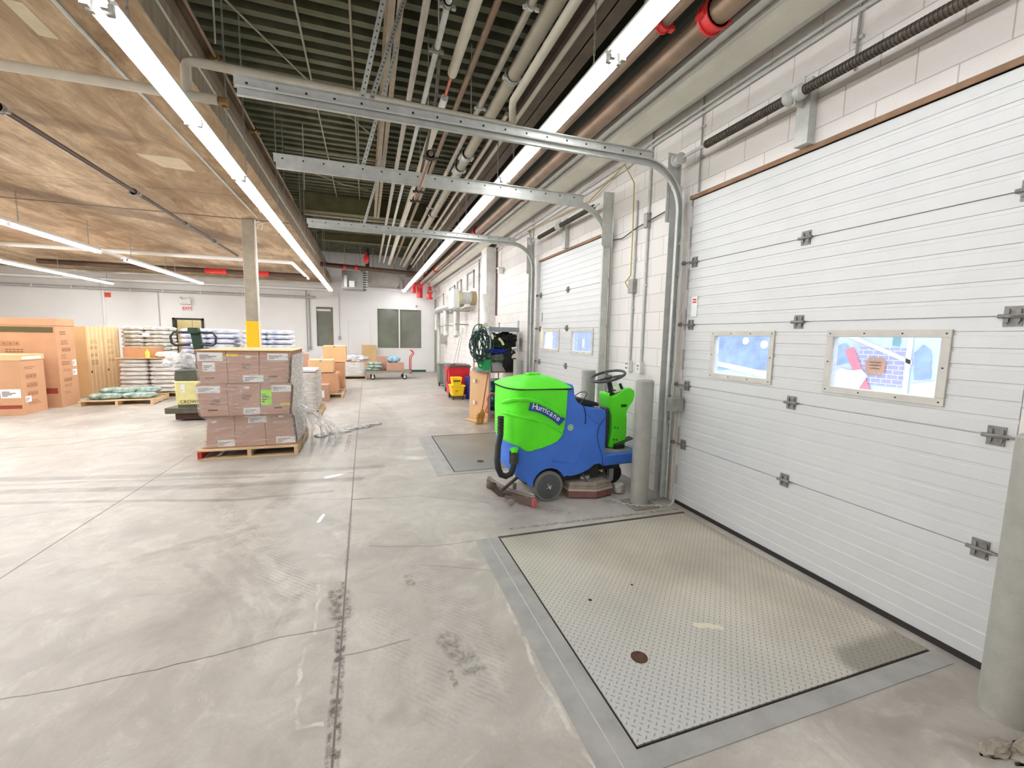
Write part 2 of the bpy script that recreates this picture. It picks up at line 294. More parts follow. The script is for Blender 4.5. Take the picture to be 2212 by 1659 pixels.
# ------------------------------------------------------------------ mesh helpers
class B:
    def __init__(s): s.bm = bmesh.new()
    def box(s, x0, x1, y0, y1, z0, z1, rot=None):
        r = bmesh.ops.create_cube(s.bm, size=1)
        for v in r['verts']:
            v.co = Vector(((x0+x1)/2+v.co.x*(x1-x0), (y0+y1)/2+v.co.y*(y1-y0), (z0+z1)/2+v.co.z*(z1-z0)))
        if rot: s.rot(r['verts'], *rot)
        return s
    def rot(s, verts, ang, axis, c):
        M = Matrix.Translation(Vector(c)) @ Matrix.Rotation(R(ang), 4, axis) @ Matrix.Translation(-Vector(c))
        for v in verts: v.co = M @ v.co
    def rotall(s, ang, axis, c): s.rot(s.bm.verts, ang, axis, c); return s
    def quadbox(s, o, rgt, up, w, h, t):
        """thin slab: origin corner o, spans w along rgt and h along up, thickness t towards rgt x up"""
        o = Vector(o); rgt = Vector(rgt).normalized(); up = Vector(up).normalized(); n = rgt.cross(up)
        r = bmesh.ops.create_cube(s.bm, size=1)
        for v in r['verts']: v.co = o+rgt*w*(v.co.x+.5)+up*h*(v.co.y+.5)+n*t*(v.co.z+.5)
        return s
    def cyl(s, p, q, r, r2=None, n=16, cap=True):
        p = Vector(p); q = Vector(q); d = q-p; L = d.length
        if L < 1e-6: return s
        res = bmesh.ops.create_cone(s.bm, cap_ends=cap, segments=n, radius1=r, radius2=r if r2 is None else r2, depth=L)
        M = Matrix.Translation((p+q)/2) @ d.to_track_quat('Z', 'Y').to_matrix().to_4x4()
        for v in res['verts']: v.co = M @ v.co
        return s
    def tube(s, pts, r, n=10, closed=False, cap=True):
        pts = [Vector(p) for p in pts]; N = len(pts); rings = []; up = None
        for i, p in enumerate(pts):
            if closed: t = (pts[(i+1) % N]-pts[i-1])
            else: t = pts[min(i+1, N-1)]-pts[max(i-1, 0)]
            if t.length < 1e-9: t = Vector((0, 0, 1))
            t.normalize()
            if up is None:
                up = Vector((0, 0, 1)) if abs(t.z) < .9 else Vector((1, 0, 0))
            sd = t.cross(up)
            if sd.length < 1e-6: sd = t.cross(Vector((0, 1, 0.1)))
            sd.normalize(); up = sd.cross(t).normalized()
            rr = r[i] if isinstance(r, (list, tuple)) else r
            rings.append([s.bm.verts.new(p+sd*math.cos(a)*rr+up*math.sin(a)*rr) for a in [2*math.pi*k/n for k in range(n)]])
        for i in range(N if closed else N-1):
            a, b = rings[i], rings[(i+1) % N]
            for k in range(n): s.bm.faces.new((a[k], b[k], b[(k+1) % n], a[(k+1) % n]))
        if not closed and cap:
            s.bm.faces.new(rings[0]); s.bm.faces.new(rings[-1][::-1])
        return s
    def lathe(s, prof, c=(0, 0, 0), n=24, axis='Z', sx=1, sy=1):
        rings = []; c = Vector(c)
        for r, h in prof:
            ring = []
            for k in range(n):
                a = 2*math.pi*k/n; x, y = r*math.cos(a)*sx, r*math.sin(a)*sy
                ring.append(s.bm.verts.new(c+(Vector((x, y, h)) if axis == 'Z' else Vector((x, h, y)) if axis == 'Y' else Vector((h, x, y)))))
            rings.append(ring)
        for a, b in zip(rings[:-1], rings[1:]):
            for k in range(n): s.bm.faces.new((a[k], a[(k+1) % n], b[(k+1) % n], b[k]))
        s.bm.faces.new(rings[0][::-1]); s.bm.faces.new(rings[-1]); return s
    def prism(s, prof, a, b, plane='XZ'):
        """polygon prof extruded from a to b along the missing axis"""
        def P(u, v, w): return Vector((u, w, v)) if plane == 'XZ' else Vector((w, u, v)) if plane == 'YZ' else Vector((u, v, w))
        A = [s.bm.verts.new(P(u, v, a)) for u, v in prof]; Bv = [s.bm.verts.new(P(u, v, b)) for u, v in prof]
        n = len(prof)
        for k in range(n): s.bm.faces.new((A[k], A[(k+1) % n], Bv[(k+1) % n], Bv[k]))
        s.bm.faces.new(A[::-1]); s.bm.faces.new(Bv); return s
    def sheet(s, rows):
        vs = [[s.bm.verts.new(Vector(p)) for p in r] for r in rows]
        for i in range(len(vs)-1):
            for j in range(len(vs[0])-1): s.bm.faces.new((vs[i][j], vs[i][j+1], vs[i+1][j+1], vs[i+1][j]))
        return s
    def blob(s, c, r, seed=0, amp=.15, freq=4, sub=3, p=1.0, zmin=None):
        res = bmesh.ops.create_icosphere(s.bm, subdivisions=sub, radius=1)
        c = Vector(c)
        for v in res['verts']:
            d = v.co.normalized(); q = Vector([math.copysign(abs(t)**p, t) for t in d])
            k = 1+amp*mnoise.noise(Vector((d.x*freq+seed*3.1, d.y*freq+seed*1.7, d.z*freq)))
            v.co = c+Vector((q.x*r[0], q.y*r[1], q.z*r[2]))*k
            if zmin is not None and v.co.z < zmin: v.co.z = zmin
        return s
WL = {}
def wloc(o): return WL.get(o.name, Vector((0, 0, 0)))
def obj(name, b, m, parent=None, bev=0, smooth=False, seg=2, keep=False):
    bm = b.bm; bmesh.ops.recalc_face_normals(bm, faces=bm.faces)
    if parent is not None: off = wloc(parent); loc = Vector((0, 0, 0))
    else:
        xs = [v.co for v in bm.verts]
        off = Vector(((min(v.x for v in xs)+max(v.x for v in xs))/2, (min(v.y for v in xs)+max(v.y for v in xs))/2, min(v.z for v in xs))); loc = off
        if keep: off = loc = Vector((0, 0, 0))
    for v in bm.verts: v.co -= off
    me = bpy.data.meshes.new(name); bm.to_mesh(me); bm.free(); me.materials.append(m)
    o = bpy.data.objects.new(name, me); COL.objects.link(o); o.location = loc
    WL[o.name] = Vector(off)
    if parent is not None: o.parent = parent
    if bev:
        md = o.modifiers.new('bevel', 'BEVEL'); md.width = bev; md.segments = seg; md.limit_method = 'ANGLE'; md.angle_limit = R(35)
    if smooth:
        me.shade_smooth()
        if smooth != 'all': me.set_sharp_from_angle(angle=R(42))
    return o
def tag(o, label=None, cat=None, group=None, kind=None):
    if label: o['label'] = label
    if cat: o['category'] = cat
    if group: o['group'] = group
    if kind: o['kind'] = kind
    return o
def thing(name, label, cat, loc, group=None, kind=None):
    o = bpy.data.objects.new(name, None); COL.objects.link(o); o.location = loc; o.empty_display_size = .1
    WL[o.name] = Vector(loc); return tag(o, label, cat, group, kind)
def dup(o, d=(0, 0, 0), label=None, group=None, parent=None):
    c = o.copy(); COL.objects.link(c); WL[c.name] = wloc(o)+Vector(d)
    if parent is None: c.location = o.location+Vector(d)
    else: c.parent = parent
    if label: c['label'] = label
    if group: c['group'] = group
    for ch in list(o.children): dup(ch, d, parent=c)
    return c
def text(s, o, rgt, up, size, m, parent, name='lettering', shear=0, bold=.0, align='LEFT', ext=.0008):
    cu = bpy.data.curves.new('t', 'FONT'); cu.body = s; cu.size = size; cu.extrude = ext; cu.offset = bold; cu.shear = shear; cu.align_x = align
    t = bpy.data.objects.new('t', cu); COL.objects.link(t)
    me = bpy.data.meshes.new_from_object(t.evaluated_get(bpy.context.evaluated_depsgraph_get())); bpy.data.objects.remove(t)
    rgt = Vector(rgt).normalized(); up = Vector(up).normalized(); n = rgt.cross(up); O = Vector(o)-wloc(parent)
    me.transform(Matrix(((rgt.x, up.x, n.x, O.x), (rgt.y, up.y, n.y, O.y), (rgt.z, up.z, n.z, O.z), (0, 0, 0, 1))))
    me.materials.clear(); me.materials.append(m)
    ob = bpy.data.objects.new(name, me); COL.objects.link(ob); ob.parent = parent; WL[ob.name] = wloc(parent); return ob
ORD = ['first', 'second', 'third', 'fourth', 'fifth', 'sixth', 'seventh', 'eighth', 'ninth', 'tenth', 'eleventh', 'twelfth']
def struct(name, b, m, parent=None, **kw):
    o = obj(name, b, m, parent, **kw)
    if parent is None: o['kind'] = 'structure'
    return o
WX = 3.04          # inner face of the dock wall
FY = 20.1          # inner face of the far wall

# ------------------------------------------------------------------ the setting
DH = 3.06
D1 = (1.18, 3.60); D2 = (5.12, 7.52)
PL = [(1.04, 2.96, 1.36, 3.33), (1.02, 2.96, 5.19, 7.18)]   # floor with cut outs for the two dock plates
def build_floor():
    b = B(); bm = b.bm; mats = []
    xs = [-16, -4, -2.6, -1.7, -.95, -.35, .25, 1.02, 1.04, 1.7, 2.96, WX+.3]
    ysl = [-6, 1.36, 2.3, 3.33, 4.3, 5.19, 6.3, 7.18, 9, 26]
    for i in range(len(xs)-1):
        for j in range(len(ysl)-1):
            x0, x1, y0, y1 = xs[i], xs[i+1], ysl[j], ysl[j+1]; cx, cy = (x0+x1)/2, (y0+y1)/2
            if any(p[0] <= cx <= p[1] and p[2] <= cy <= p[3] for p in PL): continue
            f = bm.faces.new([bm.verts.new(v) for v in ((x0, y0, 0), (x1, y0, 0), (x1, y1, 0), (x0, y1, 0))])
            if x1-x0 > .05: mats.append(floor_mat(x0, x1, y0, y1))
            f.material_index = len(mats)-1
    for p in PL:   # sides of the pits
        for (a, c) in (((p[0], p[2]), (p[1], p[2])), ((p[1], p[2]), (p[1], p[3])), ((p[1], p[3]), (p[0], p[3])), ((p[0], p[3]), (p[0], p[2]))):
            bm.faces.new([bm.verts.new(v) for v in ((*a, 0), (*c, 0), (*c, -.3), (*a, -.3))])
        bm.faces.new([bm.verts.new(v) for v in ((p[0], p[2], -.3), (p[1], p[2], -.3), (p[1], p[3], -.3), (p[0], p[3], -.3))])
    bmesh.ops.remove_doubles(bm, verts=bm.verts, dist=1e-5)
    o = struct('floor', b, mats[0], keep=True)
    for m in mats[1:]: o.data.materials.append(m)
build_floor()
b = B()
b.box(WX, WX+.3, -6, D1[0], 0, 5.2); b.box(WX, WX+.3, D1[1], D2[0], 0, 5.2); b.box(WX, WX+.3, D2[1], 26, 0, 5.2)
b.box(WX, WX+.3, D1[0], D1[1], DH, 5.2); b.box(WX, WX+.3, D2[0], D2[1], DH, 5.2)
struct('wall_right', b, BLOCK, keep=True)
b = B()   # far wall with doorway and windows
def wall_x(b, y0, y1, x0, x1, z0, z1, holes):
    xs = sorted({x0, x1, *[h[0] for h in holes], *[h[1] for h in holes]})
    for a, c in zip(xs[:-1], xs[1:]):
        hs = sorted([h for h in holes if h[0] <= a+1e-6 and h[1] >= c-1e-6], key=lambda h: h[2]); z = z0
        for h in hs:
            if h[2] > z: b.box(a, c, y0, y1, z, h[2])
            z = h[3]
        if z < z1: b.box(a, c, y0, y1, z, z1)
HOLES = [(-7.05, -6.02, 0, 2.17), (-1.96, -1.31, 1.14, 2.79), (.5, 1.40, 1.09, 2.80), (1.46, 2.39, 1.09, 2.80)]
wall_x(b, FY, FY+.2, -16, 3.03, 0, 5.2, HOLES)
struct('wall_far', b, PLASTER, keep=True)
struct('wall_left', B().box(-16.2, -16, -6, 26, 0, 5.2), PLASTER, keep=True)
struct('wall_near', B().box(-16, WX+.3, -6.2, -6, 0, 5.2), PLASTER, keep=True)
# slab over the left part and its edge face
struct('ceiling', B().box(-16, -1.36, -6, FY, 3.80, 4.10), SLAB, keep=True)
struct('trim_10', B().box(-1.36, -1.352, -6, 17.5, 3.80, 4.10), mat('streaked concrete edge', (150, 136, 118), .8, 0, .25, 3, stretch=(1, 5, .5)), keep=True)
PATCH = mat('pale concrete patch', (214, 200, 172), .85, 0, .08, 6)
struct('trim_11', B().prism([(-2.58, 6.62), (-2.12, 6.60), (-2.10, 7.05), (-2.45, 7.02)], 3.796, 3.80, 'XY'), PATCH, keep=True)
struct('trim_12', B().prism([(-2.19, 3.93), (-2.08, 3.93), (-2.09, 4.31), (-2.2, 4.3)], 3.796, 3.80, 'XY'), PATCH, keep=True)
struct('trim_1', B().box(-1.44, -1.36, -6, 17.5, 4.10, 4.26).box(-1.50, -1.30, -6, 17.5, 4.26, 4.28), mat('weathered beam edge', (124, 106, 86), .8, 0, .2, 3))
# ribbed steel deck high over the bay
DECKC = mat('dark ribbed deck', (24, 40, 18), .7, 0, .3, 3); DECKF = mat('deck flange', (158, 162, 140), .6, .1, .35, 2.2, c2=(98, 98, 70))  # one deck: shade of the flutes and light on flanges put into two colours
b = B(); b.box(-6, WX+.3, -6, 26, 5.10, 5.2)
struct('ceiling', b, DECKC, keep=True)
b = B(); y = -2.0
while y < 19.5:
    b.box(-4.2, 2.6, y, y+.09, 5.0, 5.11); y += .22
struct('ceiling', b, DECKF, keep=True)
# ledges along the top of the dock wall
SOFF = mat('beige soffit paint', (226, 221, 208), .6, 0, .06, 3)
struct('trim_2', B().box(2.47, 2.62, -3, FY, 3.90, 3.94), WHITE, keep=True)
struct('trim_9', B().box(2.50, 2.53, -3, FY, 3.94, 5.0), mat('dark gap sheet', (58, 60, 50), .7), keep=True)  # sheet added above the ledge, darkness of the gap put into its colour
struct('trim_3', B().box(2.62, 2.82, -3, FY, 3.84, 4.2), SOFF, keep=True)
struct('trim_4', B().box(2.82, 2.985, -3, FY, 3.93, 4.2), WHITE, keep=True)
struct('trim_5', B().box(2.985, WX, -3, FY, 3.975, 4.2), mat('painted gap shade', (90, 76, 72), .7), keep=True)  # narrow strip, shade where ledge meets wall put into the colour
# steel beams of the bay
BEAM = mat('old steel beam', (120, 108, 96), .6, .2, .2, 4); BEAMO = mat('olive steel beam', (112, 108, 74), .6, .1, .2, 3)
def ibeam_y(b, x, w, z0, h, y0, y1):
    b.box(x-w/2, x+w/2, y0, y1, z0, z0+.015); b.box(x-w/2, x+w/2, y0, y1, z0+h-.015, z0+h); b.box(x-.006, x+.006, y0, y1, z0, z0+h)
b = B(); ibeam_y(b, .30, .13, 4.55, .44, -2, 11.6)
tag(obj('roof_beam', b, mat('beige painted beam', (172, 160, 140), .6, .1, .15, 5)), 'beige steel beam running the length of the bay under the dark ribbed deck', 'beam')
b = B(); ibeam_y(b, 1.84, .25, 4.22, .30, -2, FY-.2)
tag(obj('roof_beam', b, BEAM), 'wide dark brown steel beam above the strip lights nearest the dock doors', 'beam')
b = B(); b.box(-1.4, 2.6, 11.62, 11.64, 4.58, 5.0); b.box(-1.4, 2.6, 11.52, 11.76, 4.56, 4.58)
tag(obj('roof_beam', b, BEAMO), 'olive steel cross beam spanning the bay beyond the door tracks', 'beam')
b = B(); b.box(-1.4, 2.6, 16.0, 16.02, 4.78, 5.0); b.box(-1.4, 2.6, 15.9, 16.12, 4.76, 4.78)
tag(obj('roof_beam', b, BEAMO), 'olive cross beam over the heater near the far wall', 'beam')
# left hand rooms seen through the far wall
ROOM = mat('office beige wall', (214, 196, 152), .7, 0, .04, 2)
struct('wall_passage', B().box(-7.6, -5.6, 21.6, 21.7, 0, 2.6).box(-7.7, -7.6, 20.3, 21.7, 0, 2.6).box(-5.6, -5.5, 20.3, 21.7, 0, 2.6), ROOM, keep=True)
t = thing('door_1', None, None, (-6.53, FY, 0), kind='structure')
DGRN = mat('dark green door frame', (30, 38, 34), .5)
obj('door_frame', B().box(-7.05, -6.97, FY-.03, FY+.2, 0, 2.17).box(-6.10, -6.02, FY-.03, FY+.2, 0, 2.17).box(-7.05, -6.02, FY-.03, FY+.2, 2.10, 2.17), DGRN, t)
tag(obj('cupboard_panel', B().box(-7.5, -6.86, 21.5, 21.6, .02, 2.3).box(-6.84, -6.52, 21.48, 21.58, .02, 2.3), mat('pale wood cupboard', (222, 202, 150), .6), t), 'pale wooden panels seen through the doorway')
obj('notice_board', B().box(-6.48, -6.1, 21.5, 21.56, 1.3, 2.15), mat('dark brown board', (92, 66, 48), .6), t)
t = thing('door_2', None, None, (-.25, FY, 0), kind='structure')
obj('door_leaf', B().box(-.70, .19, FY-.012, FY, .02, 2.25), PLASTER, t, bev=.003)
obj('door_frame', B().box(-.75, -.715, FY-.02, FY, 0, 2.29).box(.205, .24, FY-.02, FY, 0, 2.29).box(-.75, .24, FY-.02, FY, 2.265, 2.29), PLASTER, t)
PANEDIM = mat('pane with dim room tone', (142, 144, 132), .08, 0, .18, .9, c2=(104, 106, 92), spec=1.0)  # opaque panes, the dark room behind put into their colour
def window_far(n, x0, x1, z0, z1, mull=None):
    t = thing(n, None, None, ((x0+x1)/2, FY, z0), kind='structure')
    b = B(); w = .03
    for (a, c, e, f) in ((x0-w, x0, z0-w, z1+w), (x1, x1+w, z0-w, z1+w), (x0, x1, z0-w, z0), (x0, x1, z1, z1+w)): b.box(a, c, FY-.02, FY+.1, e, f)
    if mull: b.box(mull-.03, mull+.03, FY-.02, FY+.1, z0, z1)
    obj('window_frame', b, WHITE, t)
    if mull:
        obj('pane', B().box(x0, mull-.03, FY+.05, FY+.06, z0, z1), PANEDIM, t); obj('pane', B().box(mull+.03, x1, FY+.05, FY+.06, z0, z1), PANEDIM, t)
    else: obj('pane', B().box(x0, x1, FY+.05, FY+.06, z0, z1), PANEDIM, t)
    return t
t = window_far('window_1', -1.96, -1.31, 1.14, 2.79)
obj('window_blind', B().box(-1.95, -1.4, FY+.035, FY+.047, 2.62, 2.70), WHITE, t)
window_far('window_2', .5, 2.39, 1.09, 2.80, 1.43)
struct('trim_6', B().box(2.99, 3.03, FY-.35, FY, 0, 3.3), mat('grey corner post', (150, 146, 134), .6))
struct('wall_gap', B().box(3.03, WX+.3, FY+1, FY+1.1, 0, 5.2), mat('dark recess', (60, 66, 52), .8), keep=True)
struct('baseboard_far', B().box(1.75, 2.6, FY-.02, FY, 0, .10), mat('dark green baseboard', (38, 84, 66), .6))

# concrete column with yellow band
t = thing('concrete_column', 'grey concrete column with a yellow painted band under the slab edge', 'column', (-2.02, 9.62, 0))
obj('shaft', B().box(-2.17, -1.955, 9.50, 9.715, 0, 3.8), CONC, t, bev=.02)
tag(obj('painted_band', B().box(-2.176, -1.949, 9.494, 9.721, .6, 1.90), YELLOW, t, bev=.02), 'yellow painted band')
obj('conduit', B().tube([(-1.93, 9.49, 3.78), (-1.93, 9.48, 3.5), (-1.93, 9.48, 1.2)], .014), WHITE, t, smooth=True)

tag(obj('cable_loop', B().tube([(-1.93, 9.47, 3.72), (-1.86, 9.45, 3.76), (-1.80, 9.45, 3.70), (-1.82, 9.45, 3.60), (-1.90, 9.46, 3.62), (-1.86, 9.45, 3.70), (-1.6, 9.45, 3.78)], .009, 6), WHITE, smooth='all'), 'small white cable loop at the top of the concrete column', 'cable')
# ------------------------------------------------------------------ dock plates
FRAMEC = mat('grey steel curb', (160, 158, 154), .5, .05, .14, 5, .2, 30)
def plate(name_l, x0, x1, y0, y1, hole, curbw, tm):
    t = thing('dock_leveler', name_l, 'dock plate', ((x0+x1)/2, (y0+y1)/2, -.02))
    obj('deck_plate', B().box(x0+.012, x1-.01, y0+.012, y1-.012, -.02, .004), tm, t)
    obj('curb_angle', B().box(x0-curbw, x0-.004, y0-.10, y1+.02, -.02, .003), FRAMEC, t)
    obj('curb_angle', B().box(x0-.004, x1, y0-.10, y0-.004, -.02, .003), FRAMEC, t)
    obj('curb_angle', B().box(x0-.004, x1, y1+.004, y1+.03, -.02, .003), DARKST, t)
    obj('curb_seam', B().box(x0-.10, x0-.094, y0-.1, y1, .003, .0042), mat('pale scuff', (190, 188, 182), .6), t)
    obj('gap_debris', B().box(x0-.004, x0+.012, y0, y1, -.02, -.004).box(x0, x1, y0-.004, y0+.012, -.02, -.004), mat('dark gap dirt', (46, 36, 32), .9), t)
    for hx, hy, hr in hole:
        obj('lifting_hole', B().lathe([(hr*1.06, -.001), (hr*1.06, .002), (hr, .002), (hr*.9, .0008), (.001, .0008)], (hx, hy, .004), 24), mat('rusty hole', (86, 58, 44), .7, .3, .3, 30), t, smooth=True)
    return t
plate('large grey diamond-plate dock leveler on the floor in front of the nearest overhead door', *PL[0], [(1.36, 1.80, .042), (1.355, 2.33, .011), (1.72, 2.4, .008)], .20, TREAD)
plate('darker dock leveler plate set in the floor beyond the scrubber', *PL[1], [(1.45, 5.55, .045)], .22, TREAD2)

# ------------------------------------------------------------------ sectional overhead doors
PANEL = mat('white door panel', (212, 212, 212), .38, .1, .025, 2.5, .10, 160)
FRM = mat('worn window surround', (206, 202, 194), .5, 0, .06, 12)
DARKLINE = mat('black bottom seal', (40, 36, 34), .7)
def panel_prof(z0, h, n=6):
    pts = []; X0 = WX+.012; g = .005
    zs = [z0+.004]; p = [(X0, z0+.004)]
    for k in range(n):
        zc = z0+.085+k*(h-.17)/(n-1)
        p += [(X0, zc-.014), (X0+g, zc-.010), (X0+g, zc+.010), (X0, zc+.013)]
    p += [(X0, z0+h-.004), (X0+.016, z0+h-.004), (X0+.016, z0+h+.0028), (X0+.045, z0+h+.0028), (X0+.045, z0+.003)]
    return p
def cut_panel(b, z0, h, y0, y1, wins):
    """panel profile extruded along y, leaving window openings"""
    cuts = sorted(wins); a = y0
    for (wy0, wy1, wz0, wz1) in cuts:
        addp(b, z0, h, a, wy0, None)
        addp(b, z0, h, wy0, wy1, (wz0, wz1)); a = wy1
    addp(b, z0, h, a, y1, None)
def addp(b, z0, h, a, c, gap):
    pr = panel_prof(z0, h)
    if gap is None: pieces = [pr]
    else:
        zz0, zz1 = gap; front = pr[:-2]
        lo = [q for q in front if q[1] < zz0]; hi = [q for q in front if q[1] > zz1]
        pieces = [lo+[(lo[-1][0], zz0), (WX+.057, zz0), (WX+.057, z0+.003)], [(hi[0][0], zz1)]+hi+[(WX+.057, z0+h+.0028), (WX+.057, zz1)]]
    for p in pieces:
        A = [b.bm.verts.new((x, a, z)) for x, z in p]; C_ = [b.bm.verts.new((x, c, z)) for x, z in p]; n = len(p)
        for k in range(n): b.bm.faces.new((A[k], A[(k+1) % n], C_[(k+1) % n], C_[k]))
        b.bm.faces.new(A[::-1]); b.bm.faces.new(C_)
def hinge(y, z, parent, roller=False):
    X = WX+.012
    b = B().box(X-.006, X, y-.035, y+.035, z-.05, z+.05).cyl((X-.016, y-.05, z), (X-.016, y+.05, z), .011, n=10)
    b.box(X-.016, X-.004, y-.03, y-.012, z-.03, z+.035).box(X-.016, X-.004, y+.012, y+.03, z-.03, z+.035)
    for dy, dz in ((-.02, .035), (.02, .035), (-.02, -.035), (.02, -.035)): b.cyl((X-.010, y+dy, z+dz), (X-.006, y+dy, z+dz), .006, n=6)
    if roller: b.cyl((X-.03, y, z+.005), (X-.03, y+.13*roller, z+.005), .006, n=8).cyl((X-.03, y+.11*roller, z+.005), (X-.03, y+.135*roller, z+.005), .022, n=12)
    return obj('hinge', b, mat('hinge steel', (132, 129, 126), .45, .15, .2, 30), parent)
def overhead(n, y0, y1, wins, wz):
    t = thing(n, None, None, (WX+.03, (y0+y1)/2, 0), kind='structure')
    H = DH/5; k0 = 2
    for k in range(5):
        b = B(); z0 = .03+k*(DH-.03)/5; h = (DH-.03)/5
        ww = [(a-.0, c+.0, wz[0], wz[1]) for a, c in wins] if k == k0 else []
        cut_panel(b, z0, h, y0+.01, y1-.01, ww)
        obj('door_section', b, PANEL, t)
        if k: 
            hinge((y0+y1)/2, z0, t); hinge(y1-.08, z0, t, 1); hinge(y0+.08, z0, t, -1)
    X = WX+.012
    for a, c in wins:
        b = B(); w = .045; z0, z1 = wz
        b.box(X-.012, X+.004, a-w, c+w, z0-w, z0).box(X-.012, X+.004, a-w, c+w, z1, z1+w).box(X-.012, X+.004, a-w, a, z0, z1).box(X-.012, X+.004, c, c+w, z0, z1)
        fr = obj('window_frame', b, FRM, t, bev=.003)
        b = B()
        for fy in (0, .33, .66, 1):
            for zz in (z0-w/2, z1+w/2): yy = a-w/2+(c-a+w)*fy; b.cyl((X-.015, yy, zz), (X-.012, yy, zz), .005, n=6)
        for yy in (a-w/2, c+w/2): b.cyl((X-.015, yy, (z0+z1)/2), (X-.012, yy, (z0+z1)/2), .005, n=6)
        obj('screw', b, INK, fr)
        obj('pane', B().box(X+.012, X+.016, a, c, z0, z1), GLASSC, t)
    obj('bottom_seal', B().box(WX+.0, WX+.06, y0+.01, y1-.01, .0, .032), DARKLINE, t)
    return t
t = overhead('door_3', *D1, [(2.62, 3.19), (1.53, 2.12)], (1.40, 1.74))
# warning sticker
X = WX+.0105
st = obj('warning_sticker', B().box(X-.0015, X, 3.45, 3.53, 1.93, 2.12), PAPER, t)
obj('printed_bar', B().box(X-.0025, X-.0015, 3.465, 3.515, 2.06, 2.075).box(X-.0025, X-.0015, 3.465, 3.515, 2.085, 2.1), mat('red print', (206, 60, 60), .6), st)
t = overhead('door_4', *D2, [(6.64, 7.24), (5.50, 6.12)], (1.50, 1.79))
st = obj('notice_sheet', B().box(X-.0015, X, 7.30, 7.42, 1.5, 1.86), mat('cream notice', (238, 232, 210), .6), t)
obj('paper_note', B().box(WX+.02, WX+.024, 5.74, 5.80, 1.56, 1.68), PAPER, t)
obj('black_mark', B().box(X-.0015, X, 7.35, 7.37, 1.98, 2.14), INK, t)
# brown strip for the lintel gap over each door
LINTELC = mat('brown lintel gap', (150, 118, 92), .8, .1, .25, 8)  # plain brown for the line along each door top
struct('trim_7', B().box(WX-.012, WX+.05, D1[0]-.05, D1[1]+.02, DH, DH+.035), LINTELC); struct('trim_8', B().box(WX-.012, WX+.05, D2[0]-.02, D2[1]+.02, DH, DH+.035), LINTELC)

# door tracks
def track_path(ztop=3.36, r=.42, xv=2.94, xend=-.82):
    p = [(xv, .05), (xv, ztop-r)]
    for k in range(1, 12): a = k/12*math.pi/2; p.append((xv-r+r*math.cos(a), ztop-r+r*math.sin(a)))
    p += [(xv-r, ztop), (xend, ztop)]
    return p
def sweep(b, path, prof):
    rows = []
    for i, (x, z) in enumerate(path):
        a = path[max(i-1, 0)]; c = path[min(i+1, len(path)-1)]; tx, tz = c[0]-a[0], c[1]-a[1]; l = math.hypot(tx, tz); nx, nz = tz/l, -tx/l
        rows.append([(x+nx*n, y, z+nz*n) for n, y in prof])
    return b.sheet(rows)
def make_track(y, s, label, span_to_deck=True):
    """y = plane of the track, s = +1 when the jamb side is towards +y"""
    t = thing('door_track', label, 'door track', (2.94, y, 0), 'roller tracks of the overhead doors')
    w = .032
    prof = [(-w+.012, y-s*.030), (-w, y-s*.034), (-w, y), (w, y), (w, y-s*.034), (w-.012, y-s*.030)]
    o = obj('rail', sweep(B(), track_path(), prof), STEEL, t); md = o.modifiers.new('thick', 'SOLIDIFY'); md.thickness = .003
    # angle stiffener on the horizontal run
    b = B().box(-.84, 2.60, y-.002, y+.002, 3.385, 3.46).box(-.84, 2.60, y-.03, y+.002, 3.456, 3.46)
    obj('stiffener', b, STEEL, t)
    b = B(); x = -.76
    while x < 2.55:
        b.cyl((x, y-.004, 3.425), (x, y-.0015, 3.425), .009, n=8); x += .19
    obj('bolt_hole', b, BLACK, t)
    # wall angle
    obj('wall_angle', B().box(2.965, 2.969, y-.002*s, y+.06*s, .02, 3.2).box(2.88, 2.966, y+s*.055, y+s*.06, .02, 3.2), STEEL, t)
    b = B()
    for z in [.25+.3*k for k in range(9)]: b.box(2.95, 2.968, y-.02, y+.05*s, z-.02, z+.02) if s > 0 else b.box(2.95, 2.968, y+.05*s, y+.02, z-.02, z+.02)
    obj('track_clip', b, STEEL, t)
    b = B()
    for z in [.15+.17*k for k in range(17)]: b.cyl((2.90, y+s*.0605-.001, z), (2.90, y+s*.0605+.001, z), .007, n=8)
    obj('slot', b, WHITE, t)
    return t
make_track(3.665, 1, 'galvanised door track curving over the scrubber, longest looking of the three overhead')
make_track(5.04, -1, 'galvanised door track on the near side of the second overhead door')
make_track(7.60, 1, 'galvanised door track on the far side of the second overhead door')
# hanging braces of slotted angle
def brace(p, q, label, w=.035):
    p = Vector(p); q = Vector(q); d = (q-p).normalized(); sd = Vector((0, 1, 0)).cross(d).normalized(); fwd = sd.cross(d)
    t = thing('slotted_brace', label, 'brace', p, 'slotted angle braces')
    L = (q-p).length; c = B()
    for (ax) in (sd, Vector((0, 1, 0))):
        c.quadbox(p, d, ax, L, w, .003)
    obj('angle_iron', c, STEEL, t)
    c = B(); k = .05
    while k < L-.04:
        o = p+d*k+sd*w*.5; n = d.cross(sd); c.cyl(o-n*.004, o+n*.005, .006, n=6); o = p+d*k+Vector((0, w*.5, 0)); n = d.cross(Vector((0, 1, 0))); c.cyl(o-n*.005, o+n*.005, .006, n=6); k += .045
    obj('punched_hole', c, INK, t)
brace((-.02, 3.665, 3.44), (.26, 3.50, 4.58), 'slotted brace from the nearest door track to the beige beam, left of the crossed pair')
brace((.04, 3.70, 3.44), (.36, 4.1, 4.58), 'slotted brace rising right behind the crossed pair above the nearest door track')
brace((-.02, 5.04, 3.44), (.34, 4.75, 4.58), 'slotted brace from the second door track leaning up to the beige roof beam')
brace((-.02, 7.60, 3.44), (.34, 7.3, 4.58), 'slotted brace above the farthest door track')

